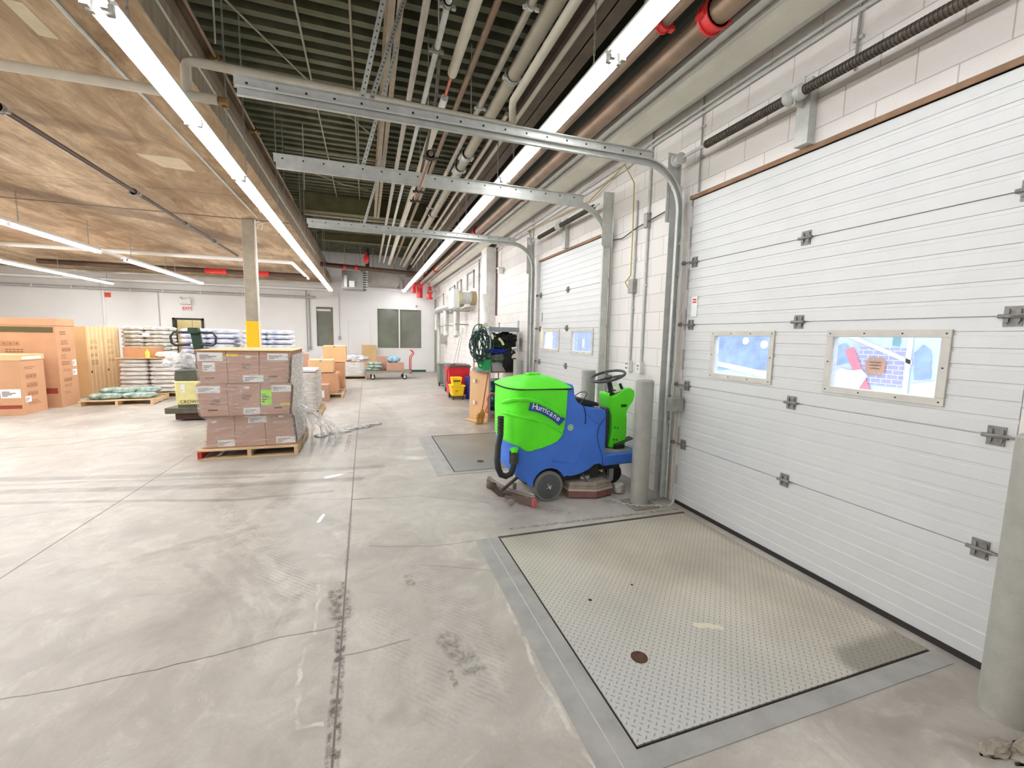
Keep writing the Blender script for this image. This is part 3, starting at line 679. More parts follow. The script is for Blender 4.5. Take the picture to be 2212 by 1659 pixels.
for y_, l_ in ((3.655, 'grey steel jamb angle left of the nearest overhead door'), (5.07, 'grey steel jamb angle on the near side of the second door'), (7.57, 'grey steel jamb angle on the far side of the second door')):
    t = thing('jamb_angle', l_, 'door jamb', (WX, y_, 0), 'jamb angles')
    obj('angle_face', B().box(WX-.006, WX-.001, y_-.05, y_+.05, 0, 3.05), STEEL, t); obj('weather_strip', B().box(WX-.016, WX-.006, y_-.015, y_+.01, .02, 3.0), mat('pinkish white strip', (222, 206, 196), .6), t)
# torsion springs over the doors
def torsion(y0, y1, label, drum_far=True):
    t = thing('torsion_spring', label, 'spring shaft', (2.90, (y0+y1)/2, 3.30))
    x, z = 2.88, 3.42; yc = (y0+y1)/2+.05
    obj('shaft', B().cyl((x, y0+.02, z), (x, y1+.06, z), .014, n=12), STEEL, t, smooth=True)
    def spring(a, c):
        b = B(); b.cyl((x, a, z), (x, c, z), .030, n=20)
        n = int(abs(c-a)/.02)
        for k in range(n): yy = a+(c-a)*k/n; b.cyl((x, yy, z), (x, yy+.010*(1 if c > a else -1), z), .034, n=16)
        return obj('spring_coil', b, DARKST, t)
    spring(yc+.07, y1-.32); spring(yc-.07, y0+.15)
    obj('centre_bracket', B().box(x-.002, x+.004, yc-.07, yc+.12, z-.0, z+.09).box(2.97, WX-.003, yc-.05, yc+.05, DH+.04, z+.12).box(x, 3.0, yc-.006, yc+.006, z-.07, z+.07), STEEL, t)
    obj('spring_cone', B().lathe([(.03, -.04), (.05, -.02), (.05, .02), (.03, .04)], (x, yc-.04, z), 16, 'Y').lathe([(.03, -.04), (.05, -.02), (.05, .02), (.03, .04)], (x, yc+.04, z), 16, 'Y'), STEEL, t, smooth=True)
    obj('cable_drum', B().lathe([(.02, -.05), (.055, -.04), (.055, -.02), (.04, -.012), (.04, .02), (.058, .03), (.058, .045), (.02, .05)], (x, y1+.03, z), 20, 'Y'), STEEL, t, smooth=True)
    return t
torsion(D1[0], D1[1], 'long spring shaft on the wall above the nearest overhead door')
torsion(D2[0], D2[1], 'spring shaft on the wall above the second overhead door')
def endplate(y, label):
    o = obj('bearing_plate', B().box(2.84, 2.98, y, y+.004, 2.86, 3.52).box(2.976, 2.98, y-.03, y+.004, 2.86, 3.52), STEEL, bev=.003)
    tag(o, label, 'bracket', 'bearing plates of the doors')
endplate(3.735, 'galvanised bearing plate left of the nearest overhead door top'); endplate(5.03-.07, 'galvanised bearing plate at the near top corner of the second door'); endplate(7.67, 'galvanised bearing plate at the far top corner of the second door')
# door lock box and pull cord on the first jamb
t = thing('door_latch', 'grey metal latch box with a wire loop on the nearest door jamb', 'latch', (2.93, 3.56, 1.0))
obj('latch_box', B().box(2.88, 3.03, 3.53, 3.61, .98, 1.12), STEELD, t, bev=.004); obj('wire_loop', B().tube([(2.91, 3.56, 1.12), (2.90, 3.57, 1.22), (2.90, 3.55, 1.32), (2.90, 3.52, 1.37)], .005, 6), STEEL, t, smooth=True)

# ------------------------------------------------------------------ bollards
def bollard(x, y, h, r, label, base=False):
    t = thing('bollard', label, 'bollard', (x, y, 0), 'steel bollards')
    obj('post', B().lathe([(r, 0), (r, h-.012), (r-.012, h), (.001, h)], (x, y, 0), 40), BOLLARD, t, smooth=True)
    if base: obj('base_plate', B().box(x-.15, x+.13, y-.17, y+.12, 0, .012), mat('stained concrete patch', (140, 132, 120), .9), t)
    return t
bollard(2.66, 3.67, 1.29, .089, 'grey bollard standing right in front of the green steering column', True)
bollard(2.80, .985, 1.31, .102, 'large grey bollard cropped by the right edge of the frame')
bollard(2.71, 4.93, 1.29, .089, 'grey bollard behind the scrubber, before the second door')
bollard(2.71, 7.66, 1.275, .089, 'grey bollard beside the metal shelf unit')
o = obj('concrete_rubble', B().blob((2.66, .84, .0), (.16, .05, .035), 5, .5, 6, 3, zmin=0).blob((2.50, .90, .0), (.09, .04, .02), 8, .5, 7, 3, zmin=0), mat('broken concrete', (158, 148, 134), .95, 0, .2, 20, .6, 60)); tag(o, 'crumbled concrete heaped at the foot of the bollard on the right edge', 'rubble', kind='stuff')

# ------------------------------------------------------------------ strip lights
def chain_b(b, p, q, link=.035, r=.0028):
    p = Vector(p); q = Vector(q); d = (q-p); L = d.length; d.normalize(); n = max(1, int(L/(link*1.5)))
    s1 = d.orthogonal().normalized(); s2 = d.cross(s1)
    for k in range(n):
        c = p+d*(k+.5)*L/n; s = s1 if k % 2 else s2; h = L/n*.62
        b.cyl(c-d*h+s*.006, c+d*h+s*.006, r, n=4); b.cyl(c-d*h-s*.006, c+d*h-s*.006, r, n=4)
    return b
def fixture(x, y, z, top, label, lit=(1, 1), wide=False, group='strip lights'):
    """2.44 m strip light, two lamps side by side, two in line"""
    t = thing('strip_light', label, 'light', (x, y, z), group)
    L = 2.42
    obj('housing', B().prism([(x-.045, z+.075), (x+.045, z+.075), (x+.075, z+.028), (x+.075, z+.02), (x-.075, z+.02), (x-.075, z+.028)], y+.01, y+L), WHITE, t)
    for j in (0, 1):
        ya = y+.03+j*1.205; yb = ya+1.17
        for s in (-1, 1):
            if lit[0 if s < 0 else 1]: obj('fluorescent_tube', B().cyl((x+s*.037, ya, z), (x+s*.037, yb, z), .019, n=12), TUBEB if (x < -3 or (x < 0 and y > 9.5)) else TUBE if (x < 0 and y > 5) or y > 9.5 else TUBEM, t, smooth=True)
    for yy in (y+.02, y+1.215, y+2.41):
        for sx in (x-.055, x+.022): obj('lamp_holder', B().box(sx, sx+.033, yy-.013, yy+.013, z-.028, z+.022), STEELD, t)
    for yy in (y+.3, y+2.12):
        obj('chain', chain_b(B(), (x, yy, z+.075), (x, yy, top)), STEELD, t)
    return t
LXL, LZL = -1.19, 3.24
for k in range(9):
    y = -2.1+2.44*k
    if y+2.44 > 19.7: break
    fixture(LXL, y, LZL, 4.98, '%s strip light from the near end in the row hanging beside the slab edge' % ORD[k])
for k in range(9):
    y = -2.15+2.44*k
    if y+2.44 > 19.9: break
    fixture(1.61, y, 3.56, 4.2, '%s strip light from the near end in the row running next to the rusty pipes' % ORD[k])
for k, y in enumerate((-1.0, 1.44, 3.88, 6.32, 8.76)):
    fixture(-5.1, y, 3.24, 3.79, '%s strip light of the left row before its dark gap' % ORD[k])
for k, y in enumerate((12.2, 14.64)):
    fixture(-5.1, y, 3.24, 3.79, 'strip light past the dark gap in the left row, %s' % ('nearer one', 'farther one')[k])
obj_ = B().box(-5.145, -5.055, 11.22, 12.2, 3.27, 3.31); tag(obj('bare_channel', obj_, WHITE), 'bare white fixture channel bridging the gap in the left light row', 'light')
for k, y in enumerate((4, 6.44, 8.88, 11.4, 13.9, 16.34)):
    fixture(-8.25, y, 3.24, 3.79, '%s strip light from the near end in the farthest left row' % ORD[k])
for k, y in enumerate((-1, 4, 9, 14)): fixture(-11.8, y, 3.24, 3.79, 'added strip light %s in the unseen row left of the view' % ('behind', 'alongside', 'ahead of', 'far ahead of')[k])  # made-up row out of view, added to light the left part

# ------------------------------------------------------------------ pipework along the bay
def pipe(label, pts, r, m, cat='pipe', coup=(), name='ceiling_pipe', cm=None, group=None):
    """coup = list of (point, axis, radius, halfwidth)"""
    if not coup and not group or not coup:
        o = obj(name, B().tube(pts, r, 14), m, smooth=True); return tag(o, label, cat, group)
    t = thing(name, label, cat, pts[0], group)
    obj('pipe_run', B().tube(pts, r, 14), m, t, smooth=True)
    for (p, ax, rr, hw) in coup:
        d = Vector((0, hw, 0)) if ax == 'Y' else Vector((hw, 0, 0)) if ax == 'X' else Vector((0, 0, hw)); p = Vector(p)
        b = B().cyl(p-d, p+d, rr, n=18).cyl(p-d*1.0, p-d*.6, rr*1.12, n=18).cyl(p+d*.6, p+d, rr*1.12, n=18)
        sd = Vector((0, 0, 1)) if ax != 'Z' else Vector((1, 0, 0)); sx = d.normalized().cross(sd)
        b.quadbox(p+sx*rr*.95-d*.8-sd*.012, d, sx, hw*1.6, .03, .024); b.quadbox(p-sx*(rr*.95+.03)-d*.8-sd*.012, d, sx, hw*1.6, .03, .024)
        obj('coupling', b, cm or RED, t, smooth=True)
    return t
Y0, Y1 = -2.0, 19.6
pipe('cream pipe just right of the beige roof beam', [(.475, Y0, 4.2), (.485, 16.2, 4.2)], .029, PIPEG)
pipe('thin chrome sprinkler line with clamps, third overhead run from the left', [(.63, Y0, 4.2), (.64, 16.2, 4.2)], .025, STEEL, coup=[((.63, 3.55, 4.2), 'Y', .034, .02), ((.63, 4.1, 4.2), 'Y', .036, .015), ((.63, 5.4, 4.2), 'Y', .036, .015), ((.63, 7.4, 4.2), 'Y', .036, .015)], cm=STEELD)
t = pipe('thick cream insulated pipe that stops above the nearest door track', [(.81, Y0, 4.2), (.83, 4.42, 4.2)], .045, PIPEW)
pipe('bare copper pipe end emerging from the thick insulated pipe', [(.83, 4.43, 4.2), (.835, 4.82, 4.2)], .016, mat('copper', (192, 110, 84), .35, .8), name='copper_pipe')
tag(obj('pipe_insulation', B().cyl((.835, 4.86, 4.2), (.835, 5.22, 4.2), .038, n=18), PAPER, smooth=True), 'short loose white insulation sleeve after the bare copper pipe', 'insulation')
tag(obj('cable_trunking', B().box(.79, .87, 5.4, 16.4, 4.16, 4.24).box(.826, .834, 7.0, 7.01, 4.24, 5.0).box(.826, .834, 13.0, 13.01, 4.24, 5.0), PIPEW), 'pale square trunking continuing the line of the insulated pipe to the far wall', 'trunking')
pipe('brown painted pipe between the trunking and the narrow hangered pipe', [(.98, Y0, 4.2), (.99, 16.4, 4.2)], .028, PIPEB)
pipe('narrow grey pipe with ring hangers left of the fattest cream pipe', [(1.23, Y0, 4.2), (1.22, 16.4, 4.2)], .030, PIPEG, coup=[((1.23, 3.35, 4.2), 'Y', .037, .012), ((1.23, 4.9, 4.2), 'Y', .037, .012), ((1.23, 8.9, 4.2), 'Y', .037, .012)], cm=WHITE)
pipe('fattest cream pipe of the overhead bundle with steel sleeves', [(1.40, Y0, 4.2), (1.37, 16.6, 4.2)], .066, mat('warm grey insulated pipe', (176, 168, 150), .5, .05, .08, 6), coup=[((1.385, 4.25, 4.2), 'Y', .070, .03), ((1.375, 6.25, 4.2), 'Y', .074, .10), ((1.375, 6.75, 4.2), 'Y', .074, .10), ((1.37, 9.4, 4.2), 'Y', .072, .03)], cm=STEEL)
pipe('cream pipe continuing past the cross pipe, slightly lower than its neighbours', [(1.56, 4.95, 4.2), (1.58, 16.2, 4.2)], .026, PIPEW)
pipe('outermost cream pipe beside the wide brown beam', [(1.69, Y0, 4.2), (1.71, 16.8, 4.2)], .025, PIPEW)
# the cross pipe under the slab and over the track
pipe('cream cross pipe under the slab on the left, running towards the edge', [(-9, 4.3, 3.545), (-1.10, 4.3, 3.555)], .037, PIPEW, coup=[((-1.06, 4.3, 3.555), 'X', .028, .03)], cm=mat('brass fitting', (176, 144, 92), .4, .6))
pipe('cream cross pipe bending up beside the slab edge and over the nearest door track', [(-1.31, 4.3, 3.57), (-1.31, 4.3, 3.765), (-1.30, 4.3, 3.80), (-1.26, 4.3, 3.815), (1.34, 4.3, 3.765), (1.40, 4.3, 3.772), (1.41, 4.3, 3.80), (1.41, 4.3, 3.90), (1.40, 4.28, 3.94), (1.38, 4.2, 3.95), (1.36, Y0, 3.95)], .036, PIPEW)
# rusty mains near the dock doors
pipe('slim rusty sprinkler main with a red coupling beside the strip lights', [(1.97, Y0, 3.85), (1.97, 18.55, 3.85)], .038, PIPEB, coup=[((1.97, 2.72, 3.85), 'Y', .050, .028), ((1.97, 9.3, 3.85), 'Y', .050, .028), ((1.97, 15.4, 3.85), 'Y', .050, .028)])
pipe('largest rusty brown sprinkler main with wide red couplings', [(2.235, Y0, 3.85), (2.235, 18.55, 3.85)], .080, PIPEB, coup=[((2.235, 2.55, 3.85), 'Y', .094, .045), ((2.235, 9.0, 3.85), 'Y', .094, .045), ((2.235, 14.6, 3.85), 'Y', .094, .045)])
pipe('thin dark pipe hugging the beige ledge above the dock wall', [(2.43, Y0, 3.93), (2.43, 18.5, 3.93)], .020, mat('dark brown pipe', (84, 62, 54), .6, .2), coup=[((2.43, 6.9, 3.93), 'Y', .032, .03), ((2.43, 13.4, 3.93), 'Y', .032, .03)])
# low branch line hanging between the tracks
pipe('short rusty branch pipe hanging just below the second door track', [(.56, 3.95, 3.26), (.57, 5.35, 3.26)], .022, PIPEB, coup=[((.56, 4.0, 3.26), 'Y', .034, .03), ((.57, 5.3, 3.26), 'Y', .030, .015), ((.565, 4.95, 3.26), 'Y', .030, .01)], cm=DARKST)
pipe('thin brown pipe slanting beside the chrome sprinkler line', [(.66, 4.12, 4.14), (.72, 4.7, 4.10), (.66, 5.1, 3.7), (.58, 5.3, 3.30)], .016, DARKST)
# brown line under the slab
pipe('dark sprinkler pipe running under the slab towards the concrete column', [(-3.16, 3.0, 3.71), (-3.22, 13.6, 3.71)], .028, mat('dark chocolate pipe', (84, 66, 58), .4, .3), coup=[((-3.18, 5.55, 3.71), 'Y', .045, .03), ((-3.20, 8.1, 3.71), 'Y', .045, .05), ((-3.2, 10.0, 3.71), 'Y', .036, .02), ((-3.2, 11.7, 3.71), 'Y', .04, .03)], cm=STEELD)
pipe('steel conduit fixed under the slab alongside the nearest light row', [(-1.86, 2.5, 3.785), (-1.86, 9.3, 3.785)], .013, STEEL, cat='conduit', name='conduit')
pipe('long white pipe under the slab crossing behind the left light row', [(-12, 13.7, 3.64), (-2.35, 13.7, 3.64)], .055, WHITE)
pipe('white pipe elbow turning towards the far wall behind the column', [(-2.35, 13.7, 3.64), (-1.98, 13.7, 3.64), (-1.93, 13.75, 3.64), (-1.93, 17.4, 3.64)], .055, WHITE)
pipe('big dark cross main with bright red sleeves under the far slab', [(-9, 16.6, 3.62), (-1.9, 16.6, 3.62)], .075, mat('brown black main', (88, 68, 56), .5, .3), coup=[((-4.55, 16.6, 3.62), 'X', .082, .30), ((-3.25, 16.6, 3.62), 'X', .082, .22)])
pipe('dark cross main high in the bay with two pale red collars', [(-1.5, 15.6, 3.92), (1.75, 15.6, 3.80)], .075, mat('brown black main', (88, 68, 56), .5, .3), coup=[((-.62, 15.6, 3.885), 'X', .09, .04), ((-.26, 15.6, 3.875), 'X', .09, .04)])
pipe('grey cable tray pipe along the slab soffit near the far wall', [(-14, 18.2, 3.58), (-1.6, 18.2, 3.58)], .04, PIPEG)
pipe('white gas pipe crossing just below the slab near the far wall', [(-14, 19.4, 3.45), (-1.3, 19.4, 3.45)], .05, WHITE)
pipe('grey heating pipe clipped along the far wall above the doorway', [(-14, 19.9, 3.16), (-1.95, 19.9, 3.16)], .05, mat('light grey wall pipe', (186, 184, 180), .5, .1), coup=[((x, 19.9, 3.16), 'X', .058, .02) for x in (-11, -9.9, -8.2, -7.2, -6.0, -4.6)], cm=WHITE)
# red valve gear in the far corner
t = thing('fire_valve', 'cluster of bright red sprinkler valves and elbows in the far right corner', 'valve', (2.3, 18.6, 3.4))
obj('elbow', B().tube([(2.235, 18.6, 3.85), (2.235, 19.0, 3.85), (2.24, 19.3, 3.78), (2.25, 19.4, 3.55), (2.25, 19.4, 3.3)], .13, 14), RED, t, smooth=True)
obj('elbow', B().tube([(1.97, 18.6, 3.85), (1.97, 19.0, 3.82), (1.98, 19.2, 3.7), (2.0, 19.3, 3.5)], .09, 14), RED, t, smooth=True)
obj('valve_body', B().cyl((2.62, 19.0, 3.25), (2.62, 19.0, 3.75), .09).cyl((2.62, 19, 3.5), (2.62, 18.8, 3.5), .12).cyl((2.62, 19, 3.22), (2.62, 19, 3.30), .14), RED, t, smooth=True)
obj('valve_stem', B().cyl((2.62, 19, 3.75), (2.62, 19, 3.95), .02).cyl((2.5, 18.8, 3.55), (2.9, 18.8, 3.55), .03), STEELD, t)
o = obj('sprinkler_valve', B().lathe([(.05, -.14), (.085, -.08), (.085, .06), (.05, .12), (.03, .2)], (.05, 15.4, 4.15), 16), RED, smooth=True); tag(o, 'single red valve hanging under the ribbed deck by the beige beam', 'valve')
# hanger rods of the bay
for k, (x, y, z0) in enumerate([(-1.1, 4.3, 3.98), (-.05, 6.6, 3.9), (.62, 3.9, 4.2), (.71, 5.2, 4.2), (-.9, 8.0, 4.0), (1.2, 5.2, 4.2), (.12, 3.2, 4.0)]):
    o = obj('hanger_rod', B().cyl((x, y, z0), (x, y, 5.0), .007, n=8), STEEL)
    tag(o, ['vertical rod dropping from the deck onto the cream cross pipe near the slab edge', 'vertical rod under the deck left of the beige beam, past the second track', 'rod holding the chrome sprinkler line before the first track', 'rod holding the chrome sprinkler line behind the first track', 'rod hanging free near the slab edge past the second track', 'rod above the narrow pipe with ring hangers', 'rod just left of the beige roof beam'][k], 'rod', 'hanger rods')
for k, x in enumerate((-.62, -.10)):
    o = obj('deck_conduit', B().tube([(x, 2, 4.96), (x+.02, 15.2, 4.96)], .012, 8), mat('pale conduit', (178, 176, 158), .5, .2)); tag(o, ('left', 'right')[k]+' one of the two thin conduits running lengthwise under the ribbed deck', 'conduit')
tag(obj('deck_cable', B().tube([(-2.4, 3.4, 4.97), (-1.6, 4.7, 4.97), (-.6, 6.7, 4.97), (.2, 8.0, 4.97)], .011, 8), mat('pale conduit', (178, 176, 158))), 'pale cable strung diagonally across the underside of the ribbed deck', 'cable')
tag(obj('deck_cable', B().tube([(-1.3, 9.6, 4.9), (-.4, 10.3, 4.86), (.1, 10.6, 4.9)], .012, 8), mat('pale conduit', (178, 176, 158))), 'pale cable looping across before the olive cross beam', 'cable')
pipe('thin rusty pipe following the top of the slab edge', [(-1.28, 1.5, 4.22), (-1.28, 9.5, 4.22)], .018, PIPEB, coup=[((-1.28, 5.0, 4.22), 'Y', .03, .05), ((-1.28, 6.5, 4.22), 'Y', .028, .04)], cm=mat('brass fitting', (176, 144, 92)))
pipe('pale conduit fixed along the slab edge face', [(-1.345, 2.0, 3.98), (-1.345, 14, 3.98)], .012, PIPEW, cat='conduit', name='conduit')

# unit heater and kit near the far wall
t = thing('unit_heater', 'grey louvred unit heater hung under the ceiling near the far wall', 'heater', (-.35, 17.5, 3.3))
obj('heater_body', B().box(-.80, -.06, 17.3, 18.2, 3.34, 4.0), mat('heater grey', (150, 150, 144), .5), t, bev=.01)
b = B()
for k in range(8): b.box(-.06, .10, 17.32, 18.1, 3.38+k*.085, 3.40+k*.085); 
b.rotall(0, 'X', (0, 0, 0)); obj('louvre', b, WHITE, t); obj('louvre_box', B().box(-.06, .04, 17.35, 18.1, 3.34, 4.06), DARK, t)
for x in (-.7, -.15): obj('hanger', B().cyl((x, 17.7, 4.0), (x, 17.7, 5.0), .012, n=8), STEELD, t)
obj('control_box', B().box(-.72, -.62, 17.2, 17.3, 3.4, 3.8).box(-.55, -.36, 17.2, 17.3, 3.40, 3.62), WHITE, t)
tag(obj('air_duct', B().box(.12, 1.25, 17.6, 19.0, 3.62, 4.05).box(.3, .33, 18, 18.03, 4.05, 5.0).box(1.1, 1.13, 18, 18.03, 4.05, 5.0), mat('duct grey', (158, 152, 144), .5, .1, .12, 3)), 'grey sheet metal duct between the heater and the right light row', 'duct')
tag(obj('wall_trunking', B().box(.06, 1.7, FY-.14, FY, 3.58, 3.70), WHITE), 'white boxed pipe along the top of the far wall right of the heater', 'trunking')
pipe('dark elbowed flue pipes rising behind the heater', [(-.1, 18.4, 3.75), (-.1, 18.4, 4.1), (.1, 18.2, 4.3), (.1, 18.2, 4.98)], .08, DARK)
tag(obj('white_valve', B().tube([(1.5, 19.2, 3.55), (1.5, 19.2, 3.95), (1.35, 19.2, 4.1), (1.1, 19.2, 4.1)], .07, 12), WHITE, smooth=True), 'white elbowed pipe beside the end of the right light row', 'pipe')
# far wall bits
t = thing('exit_sign', 'white and red exit sign with emergency light pack above the far doorway', 'exit sign', (-6.55, FY, 2.45))
obj('light_pack', B().box(-6.76, -6.38, FY-.12, FY, 2.70, 2.90), WHITE, t, bev=.01); obj('sign_box', B().box(-6.70, -6.39, FY-.06, FY, 2.45, 2.67), WHITE, t, bev=.005)
text('EXIT', (-6.685, FY-.062, 2.49), (1, 0, 0), (0, 0, 1), .155, mat('exit red', (226, 60, 70), .5), t, bold=.004)
obj('lamp_head', B().cyl((-6.7, FY-.08, 2.93), (-6.7, FY-.16, 2.9), .04).cyl((-6.44, FY-.08, 2.93), (-6.44, FY-.16, 2.9), .04), WHITE, t)
t = thing('alarm_box', 'small red alarm box on the far wall above the strapped cartons', 'alarm', (-9.0, FY, 2.9))
obj('alarm_case', B().box(-9.06, -8.90, FY-.06, FY, 2.86, 3.02), mat('alarm red', (214, 66, 44), .5), t)
def wallconduit(label, x, z0, z1, r, y=FY-.03, m=STEELD, boxz=None, name='conduit'):
    t = thing(name, label, 'conduit', (x, y, z0)); obj('conduit_run', B().tube([(x, y, z0), (x, y, z1)], r, 8), m, t, smooth=True)
    if boxz is not None: obj('outlet_box', B().box(x-.05, x+.05, y-.03, y+.03, boxz-.07, boxz+.07), STEELD, t)
wallconduit('white downpipe on the far wall behind the strapped cartons', -9.12, .2, 3.5, .05, m=WHITE)
wallconduit('thin conduit and box left of the far doorway', -7.45, 1.7, 3.1, .012, boxz=1.7, m=mat('pale grey conduit', (184, 182, 178), .5))
wallconduit('dark conduit dropping left of the narrow far window', -2.22, 1.0, 3.3, .03, boxz=1.05)
wallconduit('second conduit beside the one left of the narrow far window', -2.33, .9, 3.5, .018)
wallconduit('thin conduit and switch between the narrow far window and the flush door', -1.06, 1.5, 3.4, .012, boxz=1.5, m=mat('pale grey conduit', (184, 182, 178), .5))
tag(obj('wall_speaker', B().lathe([(.05, -.03), (.05, 0), (.02, .01)], (2.2, FY-.01, 2.97), 12, 'Y'), STEELD), 'small round fitting above the double far window', 'fitting')

# ------------------------------------------------------------------ dock wall services
def tubeo(name, label, cat, pts, r, m, n=10): o = obj(name, B().tube(pts, r, n), m, smooth=True); return tag(o, label, cat)
tubeo('conduit', 'upper of the paired conduits running along the dock wall under the ledge', 'conduit', [(WX-.02, 0, 3.86), (WX-.02, 4.2, 3.86), (WX-.02, 4.6, 3.82), (WX-.02, 18, 3.80)], .014, STEEL)
tubeo('conduit', 'lower of the paired conduits running along the dock wall under the ledge', 'conduit', [(WX-.02, 0, 3.81), (WX-.02, 4.2, 3.81), (WX-.02, 4.8, 3.74), (WX-.02, 12, 3.74)], .014, STEEL)
tubeo('conduit', 'thin clipped conduit on the white ledge over the dock wall', 'conduit', [(2.55, 0, 3.885), (2.55, 18, 3.885)], .011, STEELD)
def cond(label, y, z0, z1, r=.014, box=None, m=STEEL, x=WX-.018):
    t = thing('conduit', label, 'conduit', (x, y, z0)); obj('conduit_run', B().tube([(x, y, z0), (x, y, z1)], r, 8), m, t, smooth=True)
    for k in range(2): zz = z0+(z1-z0)*(.35+.3*k); obj('clip', B().box(x-.004, x+.018, y-.03, y+.03, zz-.01, zz+.01), STEEL, t)
    for (bz, h, w, nm) in (box or []): obj(nm, B().box(x-.04, x+.018, y-w/2, y+w/2, bz-h/2, bz+h/2), STEELD if nm != 'outlet' else WHITE, t, bev=.003)
    return t
t = cond('conduit ending in a white outlet between the two overhead doors, nearer one', 4.27, 1.40, 4.0, .016, [(3.02, .16, .06, 'junction_box'), (1.37, .13, .09, 'outlet')])
obj('socket_hole', B().box(WX-.062, WX-.057, 4.255, 4.262, 1.38, 1.40).box(WX-.062, WX-.057, 4.275, 4.282, 1.38, 1.40).box(WX-.062, WX-.057, 4.262, 4.272, 1.345, 1.36), INK, t)
t = cond('conduit with a switch box between the two overhead doors, farther one', 4.50, 1.40, 3.3, .014, [(2.32, .16, .10, 'switch_box'), (1.37, .13, .09, 'outlet')])
obj('socket_hole', B().box(WX-.062, WX-.057, 4.48, 4.49, 1.39, 1.41).box(WX-.062, WX-.057, 4.51, 4.52, 1.39, 1.41).box(WX-.062, WX-.057, 4.48, 4.49, 1.34, 1.36).box(WX-.062, WX-.057, 4.51, 4.52, 1.34, 1.36), INK, t)
tubeo('yellow_cable', 'yellow cable drooping from the ledge down to the switch box between the doors', 'cable', [(WX-.05, 8.0, 3.72), (WX-.05, 6.8, 3.66), (WX-.05, 5.6, 3.60), (WX-.05, 4.75, 3.78), (WX-.05, 4.53, 3.5), (WX-.045, 4.52, 2.9), (WX-.045, 4.52, 2.45), (WX-.05, 4.62, 2.38), (WX-.05, 4.55, 2.30)], .007, mat('mustard cable', (190, 168, 96), .6))
tubeo('black_cable', 'short black cable looping across the wall between the doors', 'cable', [(WX-.03, 5.0, 2.95), (WX-.04, 4.75, 2.92), (WX-.04, 4.45, 2.98), (WX-.02, 3.8, 3.06)], .007, DARK)
cond('tall thin conduit right over the centre of the nearest door', 2.14, 3.45, 4.0, .008, m=STEELD)
cond('tall thin conduit above the far corner of the nearest door', 3.50, 3.1, 4.0, .008, m=STEELD)
cond('thin conduit beside the far corner of the second door', 7.85, 1.0, 3.9, .012)
tubeo('junction_cable', 'steel junction pipe bending down above the farther corner of the second door', 'conduit', [(WX-.05, 9.4, 3.72), (WX-.05, 8.4, 3.72), (WX-.05, 8.0, 3.70), (WX-.05, 7.9, 3.6), (WX-.05, 7.9, 3.1)], .022, STEEL)
tag(obj('wall_pilaster', B().box(2.80, WX, 10.35, 10.85, 0, 3.84), mat('pilaster paint', (226, 224, 220), .6)), 'white boxed pilaster on the dock wall behind the shelf unit', 'pilaster')
tubeo('dark_cable', 'dark cable running down beside the white pilaster', 'cable', [(WX-.03, 10.2, 3.8), (WX-.03, 10.2, 2.9), (WX-.03, 10.2, 2.2)], .02, mat('maroon cable', (92, 58, 54)))
cond('left of the two conduits flanking the pilaster', 11.95, 1.2, 3.8, .022, m=STEELD); cond('right of the two conduits flanking the pilaster', 11.55, 1.8, 3.8, .022, m=STEELD)
t = thing('security_camera', 'white dome security camera on the dock wall', 'camera', (2.95, 9.75, 3.2))
obj('camera_dome', B().lathe([(.0, -.1), (.07, -.07), (.09, 0), (.09, .05), (.06, .06)], (2.97, 9.75, 3.22), 16), WHITE, t, smooth=True); obj('lens', B().lathe([(.03, -.02), (.03, 0)], (2.88, 9.74, 3.2), 10, 'X'), BLACK, t); obj('camera_wire', B().tube([(3.0, 9.8, 3.3), (3.02, 9.8, 3.8)], .008, 6), STEEL, t)
# exhaust manifold
GALV = mat('spiral duct', (190, 190, 184), .4, .45, .1, 12)
t = thing('exhaust_manifold', 'round galvanised duct with three drop pipes on the far part of the dock wall', 'duct', (2.72, 15.3, 1.6))
obj('main_duct', B().tube([(2.72, 13.0, 2.66), (2.72, 17.3, 2.66), (2.72, 17.5, 2.62), (2.72, 17.55, 2.45), (2.72, 17.55, 1.9)], .125, 16), GALV, t, smooth=True)
for k, y in enumerate((13.6, 15.5)):
    d = obj('drop_pipe', B().cyl((2.72, y, 1.85), (2.72, y, 2.62), .10, n=18), GALV, t, smooth=True)
    obj('nozzle', B().cyl((2.72, y-.05, 1.68), (2.72, y, 1.85), .095, n=18).cyl((2.72, y-.053, 1.677), (2.72, y-.05, 1.68), .07, n=18), mat('nozzle metal', (208, 206, 196), .5, .2), d, smooth=True)
obj('support_strut', B().box(2.6, 3.03, 13.25, 13.29, 2.02, 2.06).box(2.6, 3.03, 15.2, 15.24, 2.02, 2.06).box(2.7, 3.03, 17.0, 17.04, 2.02, 2.06), STEELD, t)
t = thing('exhaust_fan', 'silver extractor fan unit with square steel brackets on the dock wall', 'fan', (2.7, 12.2, 2.5))
obj('fan_body', B().cyl((2.60, 12.45, 2.78), (2.90, 12.45, 2.78), .17, n=24), STEEL, t, smooth=True); obj('fan_flange', B().cyl((2.90, 12.45, 2.78), (3.03, 12.45, 2.78), .205, n=24), mat('brownish flange', (168, 150, 112), .6, .2), t, smooth=True)
obj('seal_ring', B().cyl((2.52, 12.45, 2.78), (2.60, 12.45, 2.78), .20, n=24), mat('pale yellow seal', (232, 226, 158), .6), t, smooth=True); obj('transition_box', B().box(2.36, 2.52, 12.2, 13.0, 2.48, 3.0), mat('fan box', (216, 216, 212), .5, .1), t)
